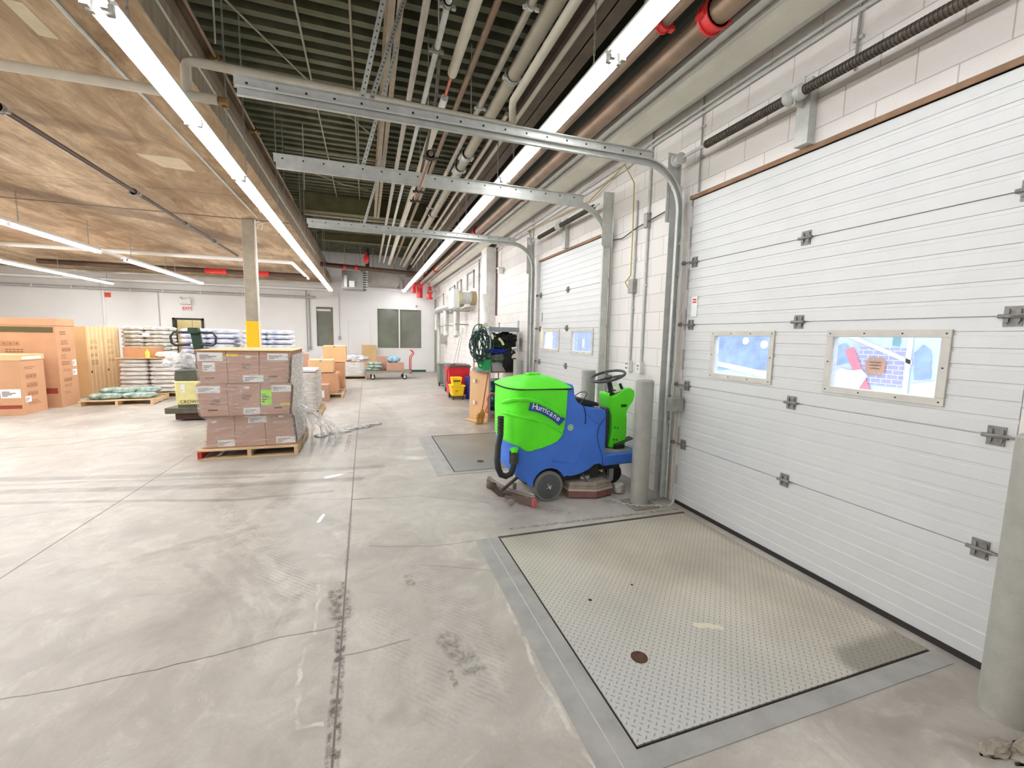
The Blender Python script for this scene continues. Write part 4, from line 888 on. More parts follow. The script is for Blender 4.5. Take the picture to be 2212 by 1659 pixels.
for (ya, yb, z0, z1) in ((11.3, 12.1, 2.95, 3.42), (12.9, 13.5, 2.95, 3.36), (13.9, 14.8, 2.9, 3.30), (16.0, 17.4, 2.8, 3.22)):
    obj('bracket_frame', B().box(2.70, 2.74, ya, ya+.04, z0, z1).box(2.70, 2.74, yb-.04, yb, z0, z1).box(2.70, 2.74, ya, yb, z1-.04, z1), STEELD, t)
b = B(); b.box(2.36, 2.95, 12.2, 12.24, 2.40, 2.44).box(2.36, 2.95, 12.7, 12.74, 2.40, 2.44); obj('fan_shelf', b, STEELD, t)
t = thing('wall_meter', 'grey wall meter with pipework in the far right corner', 'meter', (2.95, 18.4, 1.2))
obj('meter_box', B().box(2.85, 3.03, 17.0, 17.4, 1.35, 1.75), STEELD, t); obj('meter_pipe', B().tube([(2.9, 18.2, 2.0), (2.9, 18.1, 1.6), (2.88, 18.0, 1.2), (2.9, 18.0, .2)], .06, 10), STEEL, t, smooth=True)

# ------------------------------------------------------------------ ride-on floor scrubber
SX, SY = 1.79, 3.97
def rearshift(v): return .105+.155*(1-(max(0, 1-abs(2*v-1)**2.6))**(1/2.6))
def plan(x, v):
    t = min(1, max(0, (-.19-x)/.38)); return x+rearshift(v)*t
def loft(b, prof, y0, y1, over=0):
    vs = [0, .008, .02, .04, .08, .15, .25, .37, .5, .63, .75, .85, .92, .96, .98, .992, 1]; L = []; fine = []
    for i, a in enumerate(prof):
        c = prof[(i+1) % len(prof)]; n = max(1, int(math.hypot(c[0]-a[0], c[1]-a[1])/.06)) if min(a[0], c[0]) < -.15 else 1
        fine += [(a[0]+(c[0]-a[0])*k/n, a[1]+(c[1]-a[1])*k/n) for k in range(n)]
    prof = fine
    for v in vs: L.append([b.bm.verts.new((SX+plan(x, v), y0-over+(y1-y0+2*over)*v, z)) for x, z in prof])
    n = len(prof)
    for A, C_ in zip(L[:-1], L[1:]):
        for k in range(n): b.bm.faces.new((A[k], A[(k+1) % n], C_[(k+1) % n], C_[k]))
    b.bm.faces.new(L[0][::-1]); b.bm.faces.new(L[-1]); return b
def rp_(v): return -.57+rearshift(v)
def scrubber():
    t = thing('floor_scrubber', 'bright green and blue ride-on floor scrubber parked before the grey bollard', 'floor scrubber', (SX+.1, SY+.35, 0))
    P = lambda l: [(SX+x, z) for x, z in l]
    y0, y1 = SY, SY+.70
    prof = [(-.535, .43), (-.54, .62), (-.50, .90), (-.30, 1.02), (.06, 1.165), (.19, 1.172), (.208, 1.225), (.228, 1.19), (.238, 1.12), (.248, 1.075), (.285, 1.03), (.352, .990), (.45, .966), (.585, .950), (.612, .935), (.622, .88), (.624, .45), (.612, .33), (.565, .365), (.50, .355), (.44, .31), (.38, .285), (.30, .262), (.225, .252), (.185, .262)]
    a0, a1 = 20, 160; c = (-.018, .172)
    for k in range(9):
        a = R(25+(178-25)*k/8); prof.append((c[0]+.185*math.cos(a), c[1]+.185*math.sin(a)))
    prof += [(-.215, .165), (-.26, .19), (-.34, .225), (-.42, .28), (-.50, .33)]
    obj('blue_body', loft(B(), prof, y0, y1), BLUE, t, bev=.032, smooth=True, seg=4)
    # green recovery tank, a little proud of the blue body
    tank = [(-.562, .655), (-.545, .625), (-.47, .585), (-.40, .555), (-.30, .552), (-.127, .575), (-.003, .612), (.06, .64), (.10, .685), (.128, .765), (.142, .87), (.150, 1.0), (.155, 1.168), (-.30, 1.182), (-.565, 1.193), (-.572, 1.0), (-.568, .80)]
    obj('recovery_tank', loft(B(), tank, y0, y1, .012), GREEN, t, bev=.045, smooth=True, seg=5)
    # sculpted swooshes
    b = B()
    b.tube([(SX+rp_(.30)-.01, y0+.21, 1.03), (SX+rp_(.15)-.012, y0+.10, 1.06), (SX+rp_(.05)-.015, y0+.02, 1.085), (SX-.28, y0-.018, 1.085), (SX-.163, y0-.018, 1.055), (SX-.02, y0-.018, .985), (SX+.09, y0-.016, .905), (SX+.12, y0-.004, .87)], [.016, .026, .026, .026, .026, .024, .018, .006], 10)
    b.tube([(SX+rp_(.30)-.01, y0+.21, .92), (SX+rp_(.15)-.012, y0+.10, .935), (SX+rp_(.05)-.015, y0+.02, .93), (SX-.22, y0-.016, .88), (SX-.10, y0-.004, .83)], [.014, .024, .024, .018, .004], 10)
    b.tube([(SX-.10, y0-.004, .83), (SX+.0, y0-.013, .80), (SX+.10, y0-.012, .73), (SX+.125, y0-.004, .70)], [.004, .012, .012, .004], 8)
    obj('tank_moulding', b, GREEN, t, smooth='all')
    # lid: domed in both directions
    rows = []
    lid = [(-.575, 1.196), (-.572, 1.213), (-.53, 1.228), (-.42, 1.258), (-.25, 1.288), (-.066, 1.303), (.06, 1.292), (.15, 1.26), (.20, 1.225), (.218, 1.183)]
    for x, z in lid:
        row = []
        for k in range(13):
            v = k/12; e = 1-abs(2*v-1)**3.2
            row.append((SX+plan(x, v)-.008*(x < -.5), y0-.020+v*.74, 1.186+(z-1.186)*(.12+.88*e) if k not in (0, 12) else 1.186))
        rows.append(row)
    o = obj('tank_lid', B().sheet(rows), GREEN, t, smooth='all'); md = o.modifiers.new('s', 'SUBSURF'); md.levels = 2; md.render_levels = 2
    obj('lid_seal', loft(B(), [(-.578, 1.176), (-.3, 1.176), (.205, 1.176), (.205, 1.187), (-.3, 1.187), (-.578, 1.187)], y0, y1, .018), BLACK, t)
    obj('lid_handle', B().box(SX-.16, SX-.02, y0+.30, y0+.40, 1.295, 1.315), GREEN, t, bev=.008)
    # brand decal following the swoosh
    arc = lambda u: (SX-.262+.36*u, 1.018-.045*u-.135*u*u)
    rows = [[], []]
    for k in range(13):
        u = k/12; x, z = arc(u); dx, dz = .36, -.045-.27*u; l = math.hypot(dx, dz); nx, nz = -dz/l, dx/l
        rows[0].append((x+nx*.043+.006, y0-.0225, z+nz*.043)); rows[1].append((x-nx*.043-.006, y0-.0225, z-nz*.043))
    o = obj('decal', B().sheet(rows), mat('decal blue', (36, 74, 168), .4), t); md = o.modifiers.new('t', 'SOLIDIFY'); md.thickness = .002
    word = 'Hurricane'; wd_ = [.052, .040, .028, .028, .018, .038, .038, .040, .038]; tot = sum(wd_); acc = 0
    for ch, w in zip(word, wd_):
        u = .07+.86*acc/tot; acc += w; x, z = arc(u); dx, dz = .36, -.045-.27*u
        l = math.hypot(dx, dz); d = Vector((dx/l, 0, dz/l)); n = Vector((-dz/l, 0, dx/l))
        o_ = Vector((x, y0-.0245, z))-n*.022
        text(ch, o_, d, n, .080, PAPER, t, bold=.0014)
    b = B()
    for k in range(9):
        u0, u1 = .14+.08*k, .14+.08*(k+1); p0, p1 = arc(u0), arc(u1)
        for q, p in ((p0, p1),): 
            d = Vector((p[0]-q[0], 0, p[1]-q[1])); n = Vector((-d.z, 0, d.x)).normalized(); b.quadbox(Vector((q[0], y0-.0235, q[1]))-n*.031, d, n, d.length*1.02, .003, .001)
    obj('decal_underline', b, PAPER, t)
    o_ = obj('round_badge', B().cyl((SX+.205, y0-.002, .774), (SX+.205, y0, .774), .033, n=28), mat('pale green badge', (196, 226, 196), .4), t)
    obj('badge_ring', B().tube([(SX+.205+.018*math.cos(a), y0-.003, .774+.018*math.sin(a)) for a in [2*math.pi*k/16 for k in range(16)]], .0035, 6, closed=True), mat('badge green', (60, 160, 80), .4), o_)
    # body creases
    obj('body_seam', B().tube([(SX+x, y0-.001, z) for x, z in [(.615, .868), (.575, .82), (.541, .767), (.525, .70), (.523, .655), (.545, .57), (.577, .486), (.598, .40), (.606, .335)]], .004, 6), mat('navy groove', (24, 44, 110), .5), t, smooth=True)
    obj('body_crease', B().tube([(SX+x, y0+.003, z) for x, z in [(.09, .60), (.033, .504), (.003, .436), (.265, .385), (.33, .47), (.355, .56)]], .007, 6).tube([(SX+x, y0+.001, z) for x, z in [(.352, .99), (.40, .90), (.47, .83), (.53, .80)]], .006, 6), BLUE, t, smooth='all')
    # seat pad, cable and operator hoop
    obj('seat_pad', B().prism(P([(.29, 1.036), (.33, 1.005), (.40, .978), (.59, .962), (.612, .985), (.58, 1.005), (.43, 1.045), (.34, 1.06)]), y0+.12, y1-.10), BLACK, t, bev=.012, smooth=True)
    obj('hose_hoop', B().tube([(SX+x, y0+.04, z) for x, z in [(.245, 1.075), (.27, 1.105), (.324, 1.135), (.38, 1.138), (.405, 1.118), (.385, 1.08), (.35, 1.045), (.33, 1.015)]], .005, 8), DARK, t, smooth=True)
    obj('cable', B().tube([(SX+x, y0-.004, z) for x, z in [(.345, .998), (.36, .96), (.372, .907), (.376, .86), (.374, .806)]], .005, 8), mat('navy cable', (24, 34, 80), .5), t, smooth=True)
    # rear drive wheel
    def wheel(name, x, y, z, r, w):
        o = obj(name, B().lathe([(r*.80, -w/2), (r*.97, -w/2), (r, -w/2+.008), (r, w/2-.008), (r*.97, w/2), (r*.80, w/2)], (x, y, z), 40, 'Y'), mat('grey tyre', (124, 122, 116), .7), t, smooth=True)
        obj('rim', B().lathe([(.012, -w/2-.006), (.03, -w/2-.012), (.034, -w/2-.004), (r*.5, -w/2-.001), (r*.74, -w/2-.006), (r*.82, -w/2-.002), (r*.82, w/2)], (x, y, z), 36, 'Y'), mat('dark hub', (86, 90, 90), .5), o, smooth=True)
        b = B(); b.cyl((x, y-w/2-.03, z), (x, y-w/2, z), .014, n=10)
        for k in range(4): a = k*math.pi/2+.5; b.cyl((x+.028*math.cos(a), y-w/2-.016, z+.028*math.sin(a)), (x+.028*math.cos(a), y-w/2, z+.028*math.sin(a)), .006, n=6)
        obj('hub_bolt', b, STEEL, o); return o
    wheel('rear_wheel', SX-.018, y0+.035, .160, .160, .062); wheel('rear_wheel', SX-.018, y1-.035, .160, .160, .062)
    o = obj('front_wheel', B().lathe([(.07, -.03), (.11, -.03), (.115, -.02), (.115, .02), (.11, .03), (.07, .03)], (SX+.95, y0+.36, .115), 28, 'Y'), BLACK, t, smooth=True)
    obj('wheel_fork', B().box(SX+.86, SX+.92, y0+.30, y0+.42, .12, .30).box(SX+.84, SX+.90, y0+.24, y0+.30, .06, .26), STEEL, t, bev=.008)
    # under-body frame and scrub deck
    obj('chassis', B().box(SX-.25, SX+.62, y0+.10, y1-.1, .17, .34).box(SX+.55, SX+.95, y0+.2, y1-.2, .22, .32), mat('dark chassis', (62, 64, 56), .7), t, bev=.01)
    deck = [(.22, .02), (.50, -.075), (.72, -.02), (.76, .10), (.76, .55), (.66, .70), (.30, .70), (.22, .55)]
    dk = lambda e: [(SX+.49+(x-.49)*e, SY+.3+(y-.3)*e) for x, y in deck]
    d = obj('scrub_deck', B().prism(dk(1.0), .105, .135, 'XY').prism(dk(.97), .135, .175, 'XY'), mat('dusty deck top', (158, 146, 134), .7, .1, .15, 12), t, bev=.006)
    obj('deck_skirt', B().prism(dk(1.0), .012, .085, 'XY'), mat('brown red skirt', (134, 92, 88), .75, 0, .15, 12), d, bev=.004)
    obj('deck_strip', B().prism(dk(1.015), .083, .106, 'XY'), mat('pale strip', (188, 176, 164), .6), d, bev=.002)
    obj('brush_motor', B().cyl((SX+.45, SY+.16, .17), (SX+.45, SY+.16, .34), .055, n=20).cyl((SX+.45, SY+.16, .17), (SX+.45, SY+.16, .21), .085, n=20), STEEL, d, smooth=True)
    obj('linkage', B().tube([(SX+.36, SY+.06, .30), (SX+.42, SY-.0, .18), (SX+.48, SY+.0, .14)], .009).tube([(SX+.34, SY+.05, .25), (SX+.50, SY+.08, .22)], .008).tube([(SX+.66, SY+.1, .28), (SX+.68, SY+.02, .17), (SX+.72, SY+.02, .13)], .009), DARK, d, smooth=True)
    obj('guard_roller', B().lathe([(.05, 0), (.058, .01), (.058, .048), (.052, .052), (.058, .056), (.058, .09), (.045, .1), (.001, .1)], (SX+.83, SY+.02, .015), 24), mat('white guard roller', (206, 200, 190), .6), t, smooth=True)
    # foot platform
    plat = [(.60, .0), (.98, .02), (1.06, .06), (1.10, .14), (1.10, .56), (1.06, .64), (.98, .68), (.60, .70)]
    obj('foot_platform', B().prism([(SX+x, SY+y) for x, y in plat], .325, .452, 'XY'), BLUE, t, bev=.022, smooth=True, seg=4)
    obj('tread_mat', B().prism([(SX+.64+(x-.64)*.9, SY+.35+(y-.35)*.86) for x, y in plat], .452, .457, 'XY'), mat('dusty tread mat', (150, 152, 150), .8, 0, .2, 20), t)
    # steering column
    yc = y0+.30
    col = [(.80, .47), (1.00, .445), (1.02, .62), (1.015, .80), (1.005, .86), (1.04, .93), (1.085, .99), (1.105, 1.06), (1.10, 1.11), (1.06, 1.135), (1.0, 1.145), (.90, 1.09), (.815, 1.04), (.785, 1.05), (.775, 1.10), (.765, 1.04), (.79, .93), (.815, .84), (.82, .70)]
    obj('steering_column', B().prism(P(col), yc-.10, yc+.12), GREEN, t, bev=.028, smooth=True, seg=4)
    obj('column_back', B().box(SX+.775, SX+.815, yc-.06, yc+.10, .46, .92), DARK, t, bev=.01)
    obj('control_panel', B().prism(P([(.86, 1.085), (1.06, 1.138), (1.055, 1.152), (.85, 1.10)]), yc-.08, yc+.10), mat('pale control panel', (206, 204, 198), .5, 0, .1, 30), t, bev=.006)
    for bx_, bz_ in ((.86, .70), (.90, .695), (.855, .56), (.89, .555)): obj('column_bolt', B().cyl((SX+bx_, yc-.104, bz_), (SX+bx_, yc-.1, bz_), .009, n=10), mat('dark green recess', (20, 90, 26), .5), t)
    obj('key_recess', B().box(SX+.93, SX+1.0, yc-.104, yc-.1, .93, .96), mat('dark green recess', (20, 90, 26), .5), t)
    obj('key_switch', B().cyl((SX+.97, yc-.04, 1.13), (SX+.94, yc-.04, 1.19), .016, n=12), BLACK, t)
    ax = Vector((-.30, -.06, .95)).normalized(); c0 = Vector((SX+.81, yc, 1.255)); s1 = ax.orthogonal().normalized(); s2 = ax.cross(s1)
    obj('steering_stem', B().cyl((SX+.86, yc, 1.08), c0, .032, .024, n=18).cyl((SX+.88, yc, 1.05), (SX+.86, yc, 1.10), .05, n=18), BLACK, t, smooth=True)
    w = obj('steering_wheel', B().tube([c0+ax*.02+s1*.19*math.cos(a)+s2*.19*math.sin(a) for a in [2*math.pi*k/40 for k in range(40)]], .015, 10, closed=True), DARK, t, smooth='all')
    b = B()
    for k in range(3): a = 2*math.pi*k/3+.4; b.tube([c0, c0+ax*.018+s1*.185*math.cos(a)+s2*.185*math.sin(a)], .013, 8)
    b.cyl(c0-ax*.01, c0+ax*.02, .042, n=20); obj('wheel_spoke', b, DARK, w, smooth=True)
    pd = obj('foot_pedal', B().box(SX+.86, SX+1.10, yc-.15, yc-.04, .50, .512).rotall(-16, 'Y', (SX+.86, yc, .5)), DARK, t, bev=.004)
    obj('pedal_bracket', B().box(SX+.85, SX+.98, yc-.13, yc-.05, .457, .50), BLACK, t)
    # recovery hose and squeegee
    hs = [(SX-.53, y0+.07, .91), (SX-.535, y0+.06, .72), (SX-.57, y0+.02, .62), (SX-.60, y0-.055, .50), (SX-.59, y0-.06, .42), (SX-.56, y0-.062, .355), (SX-.51, y0-.062, .335), (SX-.46, y0-.06, .355), (SX-.435, y0-.055, .41), (SX-.425, y0-.05, .47)]
    obj('recovery_hose', B().tube(hs, .030, 14), BLACK, t, smooth='all')
    b = B()
    for k in range(6): b.cyl((SX-.535, y0+.062, .74+k*.03), (SX-.535, y0+.062, .752+k*.03), .033, n=14)
    obj('hose_cuff', b.cyl((SX-.425, y0-.05, .45), (SX-.42, y0-.045, .56), .037, n=16).cyl((SX-.425, y0-.05, .50), (SX-.423, y0-.048, .52), .041, n=16), mat('hose cuff', (58, 58, 52), .5), t, smooth=True)
    obj('green_spout', B().cyl((SX-.42, y0-.045, .555), (SX-.415, y0-.02, .60), .03, .045, n=16), GREEN, t, smooth=True)
    obj('rear_recess', B().box(SX-.455, SX-.38, y0-.006, y0+.02, .44, .565), mat('deep blue recess', (30, 60, 140), .5), t, bev=.004)
    # squeegee assembly
    q0 = Vector((SX-.51, SY+.60, .05)); q1 = Vector((SX-.22, SY-.10, .045))
    pts = [q0.lerp(q1, k/8)+Vector((-.07*math.sin(math.pi*k/8), -.02*math.sin(math.pi*k/8), 0)) for k in range(9)]
    b = B(); b.sheet([[p+Vector((0, 0, .04)) for p in pts], [p+Vector((0, 0, -.035)) for p in pts]])
    o = obj('squeegee_blade', b, mat('brown rubber', (112, 92, 84), .7), t); md = o.modifiers.new('t', 'SOLIDIFY'); md.thickness = .012
    o2 = obj('squeegee_frame', B().tube([p+Vector((.015, 0, .055)) for p in pts], .020, 8), mat('dusty squeegee frame', (128, 114, 104), .6, .3), t, smooth=True)
    obj('squeegee_wheel', B().lathe([(.028, -.012), (.034, -.008), (.034, .008), (.028, .012)], (SX-.44, SY-.03, .05), 18, 'Y'), mat('dull wheel', (150, 144, 138), .6), o2, smooth=True)
    obj('squeegee_tip', B().box(q1.x-.02, q1.x+.02, q1.y-.025, q1.y+.01, .008, .09), mat('pink red cap', (208, 96, 100), .6), o2, bev=.004)
    obj('side_roller', B().lathe([(.05, 0), (.058, .012), (.05, .028), (.001, .03)], (SX-.235, SY+.0, .07), 20), mat('white guard roller', (206, 200, 190), .6), o2, smooth=True)
    obj('squeegee_arm', B().tube([(SX-.30, SY+.2, .22), (SX-.42, SY+.15, .16), (SX-.50, SY+.12, .12)], .018).tube([(SX-.58, SY+.10, .20), (SX-.52, SY+.06, .12), (SX-.42, SY+.02, .11)], .014).tube([(SX-.60, SY+.02, .25), (SX-.63, SY+.0, .20), (SX-.56, SY-.02, .14), (SX-.50, SY+.05, .10)], .02), mat('dirty linkage', (96, 86, 74), .7, .2), t, smooth=True)
    obj('release_knob', B().cyl((SX-.40, SY-.01, .18), (SX-.40, SY-.01, .235), .02, n=12).blob((SX-.64, SY+.0, .23), (.05, .04, .04), 3, .3, 5, 2), mat('dirty linkage', (96, 86, 74), .7, .2), t, smooth=True)
scrubber()
# chain lying across the floor
def floor_chain():
    pts = [(2.35, 3.80, .010), (2.42, 3.84, .010), (2.45, 3.78, .010), (2.48, 3.70, .010), (2.55, 3.62, .010), (2.64, 3.545, .024), (2.74, 3.53, .024), (2.84, 3.52, .010), (2.89, 3.50, .010), (2.93, 3.47, .06), (2.935, 3.50, .16), (2.935, 3.505, .24)]
    t = thing('chain', 'thin steel chain lying around the foot of the bollard by the scrubber', 'chain', (2.64, 3.55, 0)); b = B(); k = 0
    for a, c in zip(pts[:-1], pts[1:]):
        a, c = Vector(a), Vector(c); L = (c-a).length; n = max(1, int(L/.027))
        for i in range(n):
            p = a+(c-a)*(i+.5)/n; d = (c-a).normalized(); s = Vector((-d.y, d.x, 0)).normalized() if k % 2 and abs(d.z) < .8 else Vector((0, 0, 1)) if abs(d.z) < .8 else Vector((1, 0, 0)) if k % 2 else Vector((0, 1, 0)); k += 1
            b.tube([p+d*.019*math.cos(w)+s*.011*math.sin(w) for w in [2*math.pi*j/8 for j in range(8)]], .0042, 5, closed=True)
    obj('chain_links', b, STEEL, t, smooth='all')
floor_chain()

# ------------------------------------------------------------------ pallets, cartons and sacks
def pallet(name_l, x0, y0, w, d, ang=0, h=.13, red=False, group='wooden pallets'):
    t = thing('wooden_pallet', name_l, 'pallet', (x0+w/2, y0+d/2, 0), group); c = (x0+w/2, y0+d/2, 0)
    def fin(n, b, m): return obj(n, b.rotall(ang, 'Z', c) if ang else b, m, t)
    n = 7
    for k in range(n): yy = y0+(d-.09)*k/(n-1); fin('top_board', B().box(x0, x0+w, yy, yy+.09, h-.018, h), WOOD)
    for k in range(3): xx = x0+(w-.045)*k/2; fin('stringer', B().box(xx, xx+.045, y0+.004, y0+d-.004, .018, h-.018), WOODR if red and k == 0 else WOOD)
    for k in range(3): yy = y0+(d-.09)*k/2; fin('bottom_board', B().box(x0, x0+w, yy, yy+.09, 0, .018), WOOD)
    return t
def sticker(parent, x, y, z, w, h, m=PAPER, lines=3, face='Y', name='shipping_label'):
    if face == 'Y':
        o = obj(name, B().box(x, x+w, y-.0015, y, z, z+h), m, parent); b = B()
        for k in range(lines): b.box(x+w*.08, x+w*(.35+.5*((k*7) % 5)/5), y-.0022, y-.0015, z+h*(.2+.6*k/max(1, lines)), z+h*(.2+.6*k/max(1, lines))+h*.08)
    else:
        o = obj(name, B().box(x, x+.0015, y, y+w, z, z+h), m, parent); b = B()
        for k in range(lines): b.box(x+.0015, x+.0022, y+w*.08, y+w*(.35+.5*((k*7) % 5)/5), z+h*(.2+.6*k/max(1, lines)), z+h*(.2+.6*k/max(1, lines))+h*.08)
    if lines: obj('print', b, INK, o)
    return o
def carton(label, x0, x1, y0, y1, z0, z1, m=CARD, group=None, tape=True, ang=0, name='cardboard_box', bot=None, top=None):
    t = thing(name, label, 'box', ((x0+x1)/2, (y0+y1)/2, z0), group)
    b0, b1 = bot or (x0, x1); t0, t1 = top or (x0, x1)
    obj('carton', B().prism([(b0, z0), (b1, z0), (t1, z1), (t0, z1)], y0, y1), m, t, bev=.004)
    if tape: obj('packing_tape', B().box((x0+x1)/2-.025, (x0+x1)/2+.025, y0-.0008, y1+.0008, z1-.05, z1+.0008), mat('brown tape', (186, 136, 94), .35), t)
    return t
# main pallet
PX, PY = -2.11, 6.58
pallet('pallet with a red painted corner block under the wrapped pinkish brown cartons', PX-.01, PY-.04, 1.19, 1.25, red=True)
# layer boxes (front row individually, back row behind it)
LAY = [(.13, .58, .05, .03, -.01), (.58, 1.01, -.02, -.02, .02), (1.01, 1.44, -.03, 0, .0)]
for li, (z0, z1, dy, dx, wx) in enumerate(LAY):
    x0 = PX+.03+dx; W = 1.10+wx
    cuts = [0, .31, .66, 1.0]
    for k in range(3):
        xa, xb = x0+W*cuts[k]+.003, x0+W*cuts[k+1]-.003; xm = x0+W/2; q = .93
        nar = (xm+(xa-xm)*q, xm+(xb-xm)*q); kw = dict(top=nar) if li == 0 else dict(bot=nar)
        t = carton('%s front carton in the %s layer of the wrapped pallet' % (('left', 'middle', 'right')[k], ('bottom', 'middle', 'top')[li]), xa, xb, PY+dy, PY+dy+.58, z0+.002, z1-.002, CARDP, 'cartons on the wrapped pallet', tape=False, **kw)
        y = PY+dy
        if li == 2:
            if k == 0: sticker(t, xa+.02, y, z1-.13, .28, .11, lines=4); sticker(t, xa+.07, y, z1-.27, .14, .12, lines=3); sticker(t, xa+.10, y, z0+.07, .09, .018, INK, 0, name='printed_oval')
            if k == 1: sticker(t, xa+.0, y, z1-.07, .13, .03, mat('yellow sticker', (240, 214, 50), .5), 0); sticker(t, xa+.22, y, z1-.09, .06, .03, PAPER, 0); sticker(t, xa+.18, y, z0+.02, .24, .09); text('Cadet', (xa+.17, y-.001, z0+.235), (1, 0, 0), (0, 0, 1), .045, INK, t, 'printed_name'); text('PRO', (xa+.17, y-.001, z0+.195), (1, 0, 0), (0, 0, 1), .045, INK, t, 'printed_name')
            if k == 2: sticker(t, xa+.09, y, z1-.12, .25, .09, lines=3); sticker(t, xa+.1, y, z0+.08, .10, .02, INK, 0, name='printed_oval')
        if li == 1:
            if k == 0: sticker(t, xa+.0, y, z1-.12, .27, .09, lines=3); text('PRO', (xa+.26, y-.001, z0+.22), (-1, 0, 0), (0, 0, -1), .045, INK, t, 'printed_name'); text('Cadet', (xa+.26, y-.001, z0+.18), (-1, 0, 0), (0, 0, -1), .045, INK, t, 'printed_name'); sticker(t, xa+.12, y, z0+.07, .11, .02, INK, 0, name='printed_oval')
            if k == 1: text('Cadet', (xa+.17, y-.001, z0+.25), (1, 0, 0), (0, 0, 1), .045, INK, t, 'printed_name'); text('PRO', (xa+.17, y-.001, z0+.21), (1, 0, 0), (0, 0, 1), .045, INK, t, 'printed_name'); sticker(t, xa+.18, y, z0+.01, .20, .09, lines=3); sticker(t, xa+.2, y, z1-.07, .06, .03, PAPER, 0)
            if k == 2: sticker(t, xa+.0, y-.001, z0+.13, .13, .21, mat('lime green sheet', (170, 240, 60), .5), 4); sticker(t, xa+.13, y, z1-.12, .24, .09, lines=3); sticker(t, xa+.23, y, z0+.12, .12, .03, mat('yellow sticker', (240, 214, 50), .5), 0); sticker(t, xa+.15, y, z0+.08, .10, .02, INK, 0, name='printed_oval')
        if li == 0:
            if k == 0: sticker(t, xa+.08, y, z1-.10, .06, .03, PAPER, 0); sticker(t, xa+.14, y, z0+.02, .20, .09, lines=3)
            if k == 1: sticker(t, xa+.17, y, z1-.12, .22, .09, lines=3)
            if k == 2: sticker(t, xa+.16, y, z1-.06, .06, .03, PAPER, 0); sticker(t, xa+.12, y, z0+.03, .24, .09, lines=3)
        carton('%s back carton in the %s layer of the wrapped pallet' % (('left', 'middle', 'right')[k], ('bottom', 'middle', 'top')[li]), xa, xb, PY+dy+.585, PY+1.18, z0+.002, z1-.002, CARDP, 'cartons on the wrapped pallet', tape=False, **kw)
def wrap_shell(t, levels, name='stretch_wrap', m=WRAP, side=True):
    rows = []
    for (x0, x1, y0, y1, z) in levels:
        row = []
        for (a, c) in (((x0, y0), (x1, y0)), ((x1, y0), (x1, y1)), ((x1, y1), (x0, y1)), ((x0, y1), (x0, y0))):
            for k in range(10):
                u = k/10; x = a[0]+(c[0]-a[0])*u; y = a[1]+(c[1]-a[1])*u; n = mnoise.noise(Vector((x*3, y*3, z*14)))*.010
                nx, ny = (c[1]-a[1]), -(c[0]-a[0]); l = math.hypot(nx, ny); row.append((x+nx/l*n, y+ny/l*n, z))
        row.append(row[0]); rows.append(row)
    return obj(name, B().sheet(rows), m, t, smooth='all')
t = thing('stretch_wrap', 'clear stretch wrap tight around the big carton pallet, milky on its right side', 'plastic wrap', (PX+.6, PY+.6, .1))
lv = []
for (za, zb, dy, dx, wx) in LAY:
    for k in range(6):
        u = (k+.3)/6; z = za+(zb-za)*u; q = 1-.07*(u if za < .2 else 1-u); xm = PX+.03+dx+(1.10+wx)/2; hw = (1.10+wx)/2*q+.016
        lv.append((xm-hw, xm+hw, PY+dy-.018, PY+1.20, z))
wrap_shell(t, lv, 'wrap_film')
rows = []
for (x0, x1, y0, y1, z) in lv: rows.append([(x1+.012+.006*mnoise.noise(Vector((k, z*9, 3))), y0+.02+(y1-y0-.03)*k/10, z) for k in range(11)])
obj('milky_side_layers', B().sheet(rows), WRAPW, t, smooth='all')
tag(obj('top_sheet', B().box(PX+.01, PX+1.16, PY-.05, PY+1.21, 1.443, 1.452), CARDL), 'pale cardboard sheet lying on top of the wrapped carton pallet', 'cardboard sheet')
b = B()
for k in range(16):
    f = k/15; a = Vector((-.95+.02*f, 6.75+.5*f, .62+.10*math.sin(k))); e = Vector((-.93+.55*abs(math.sin(k*1.7)), 7.0+.9*f+.3*math.sin(k*2.1), .012)); mid = a.lerp(e, .5)+Vector((.10, -.02, .03*math.sin(k*3)))
    r0 = [a, a.lerp(mid, .5)+Vector((.03, 0, -.02)), mid, mid.lerp(e, .6)+Vector((0, 0, -.02)), e]; w = .05+.03*math.sin(k*1.3)
    b.sheet([[p+Vector((0, -w*(.5+j*.5), .01*math.sin(j+k))) for j, p in enumerate(r0)], [p+Vector((.02*math.sin(j*2+k), 0, .015)) for j, p in enumerate(r0)], [p+Vector((0, w*(.5+j*.5), -.005)) for j, p in enumerate(r0)]])
for k in range(9): x = -.75+.11*k; b.blob((x+.1*random.random(), 7.6+.10*k+.1*random.random(), .012), (.10, .09, .014+.02*random.random()), k, .8, 5, 3, zmin=.001)
for v in b.bm.verts: v.co.z = max(v.co.z, .001)
tag(obj('loose_film', b, clear_mat('crumpled film', (244, 242, 240), .42, .2), smooth='all'), 'torn stretch film trailing from the wrapped pallet onto the floor', 'plastic film')

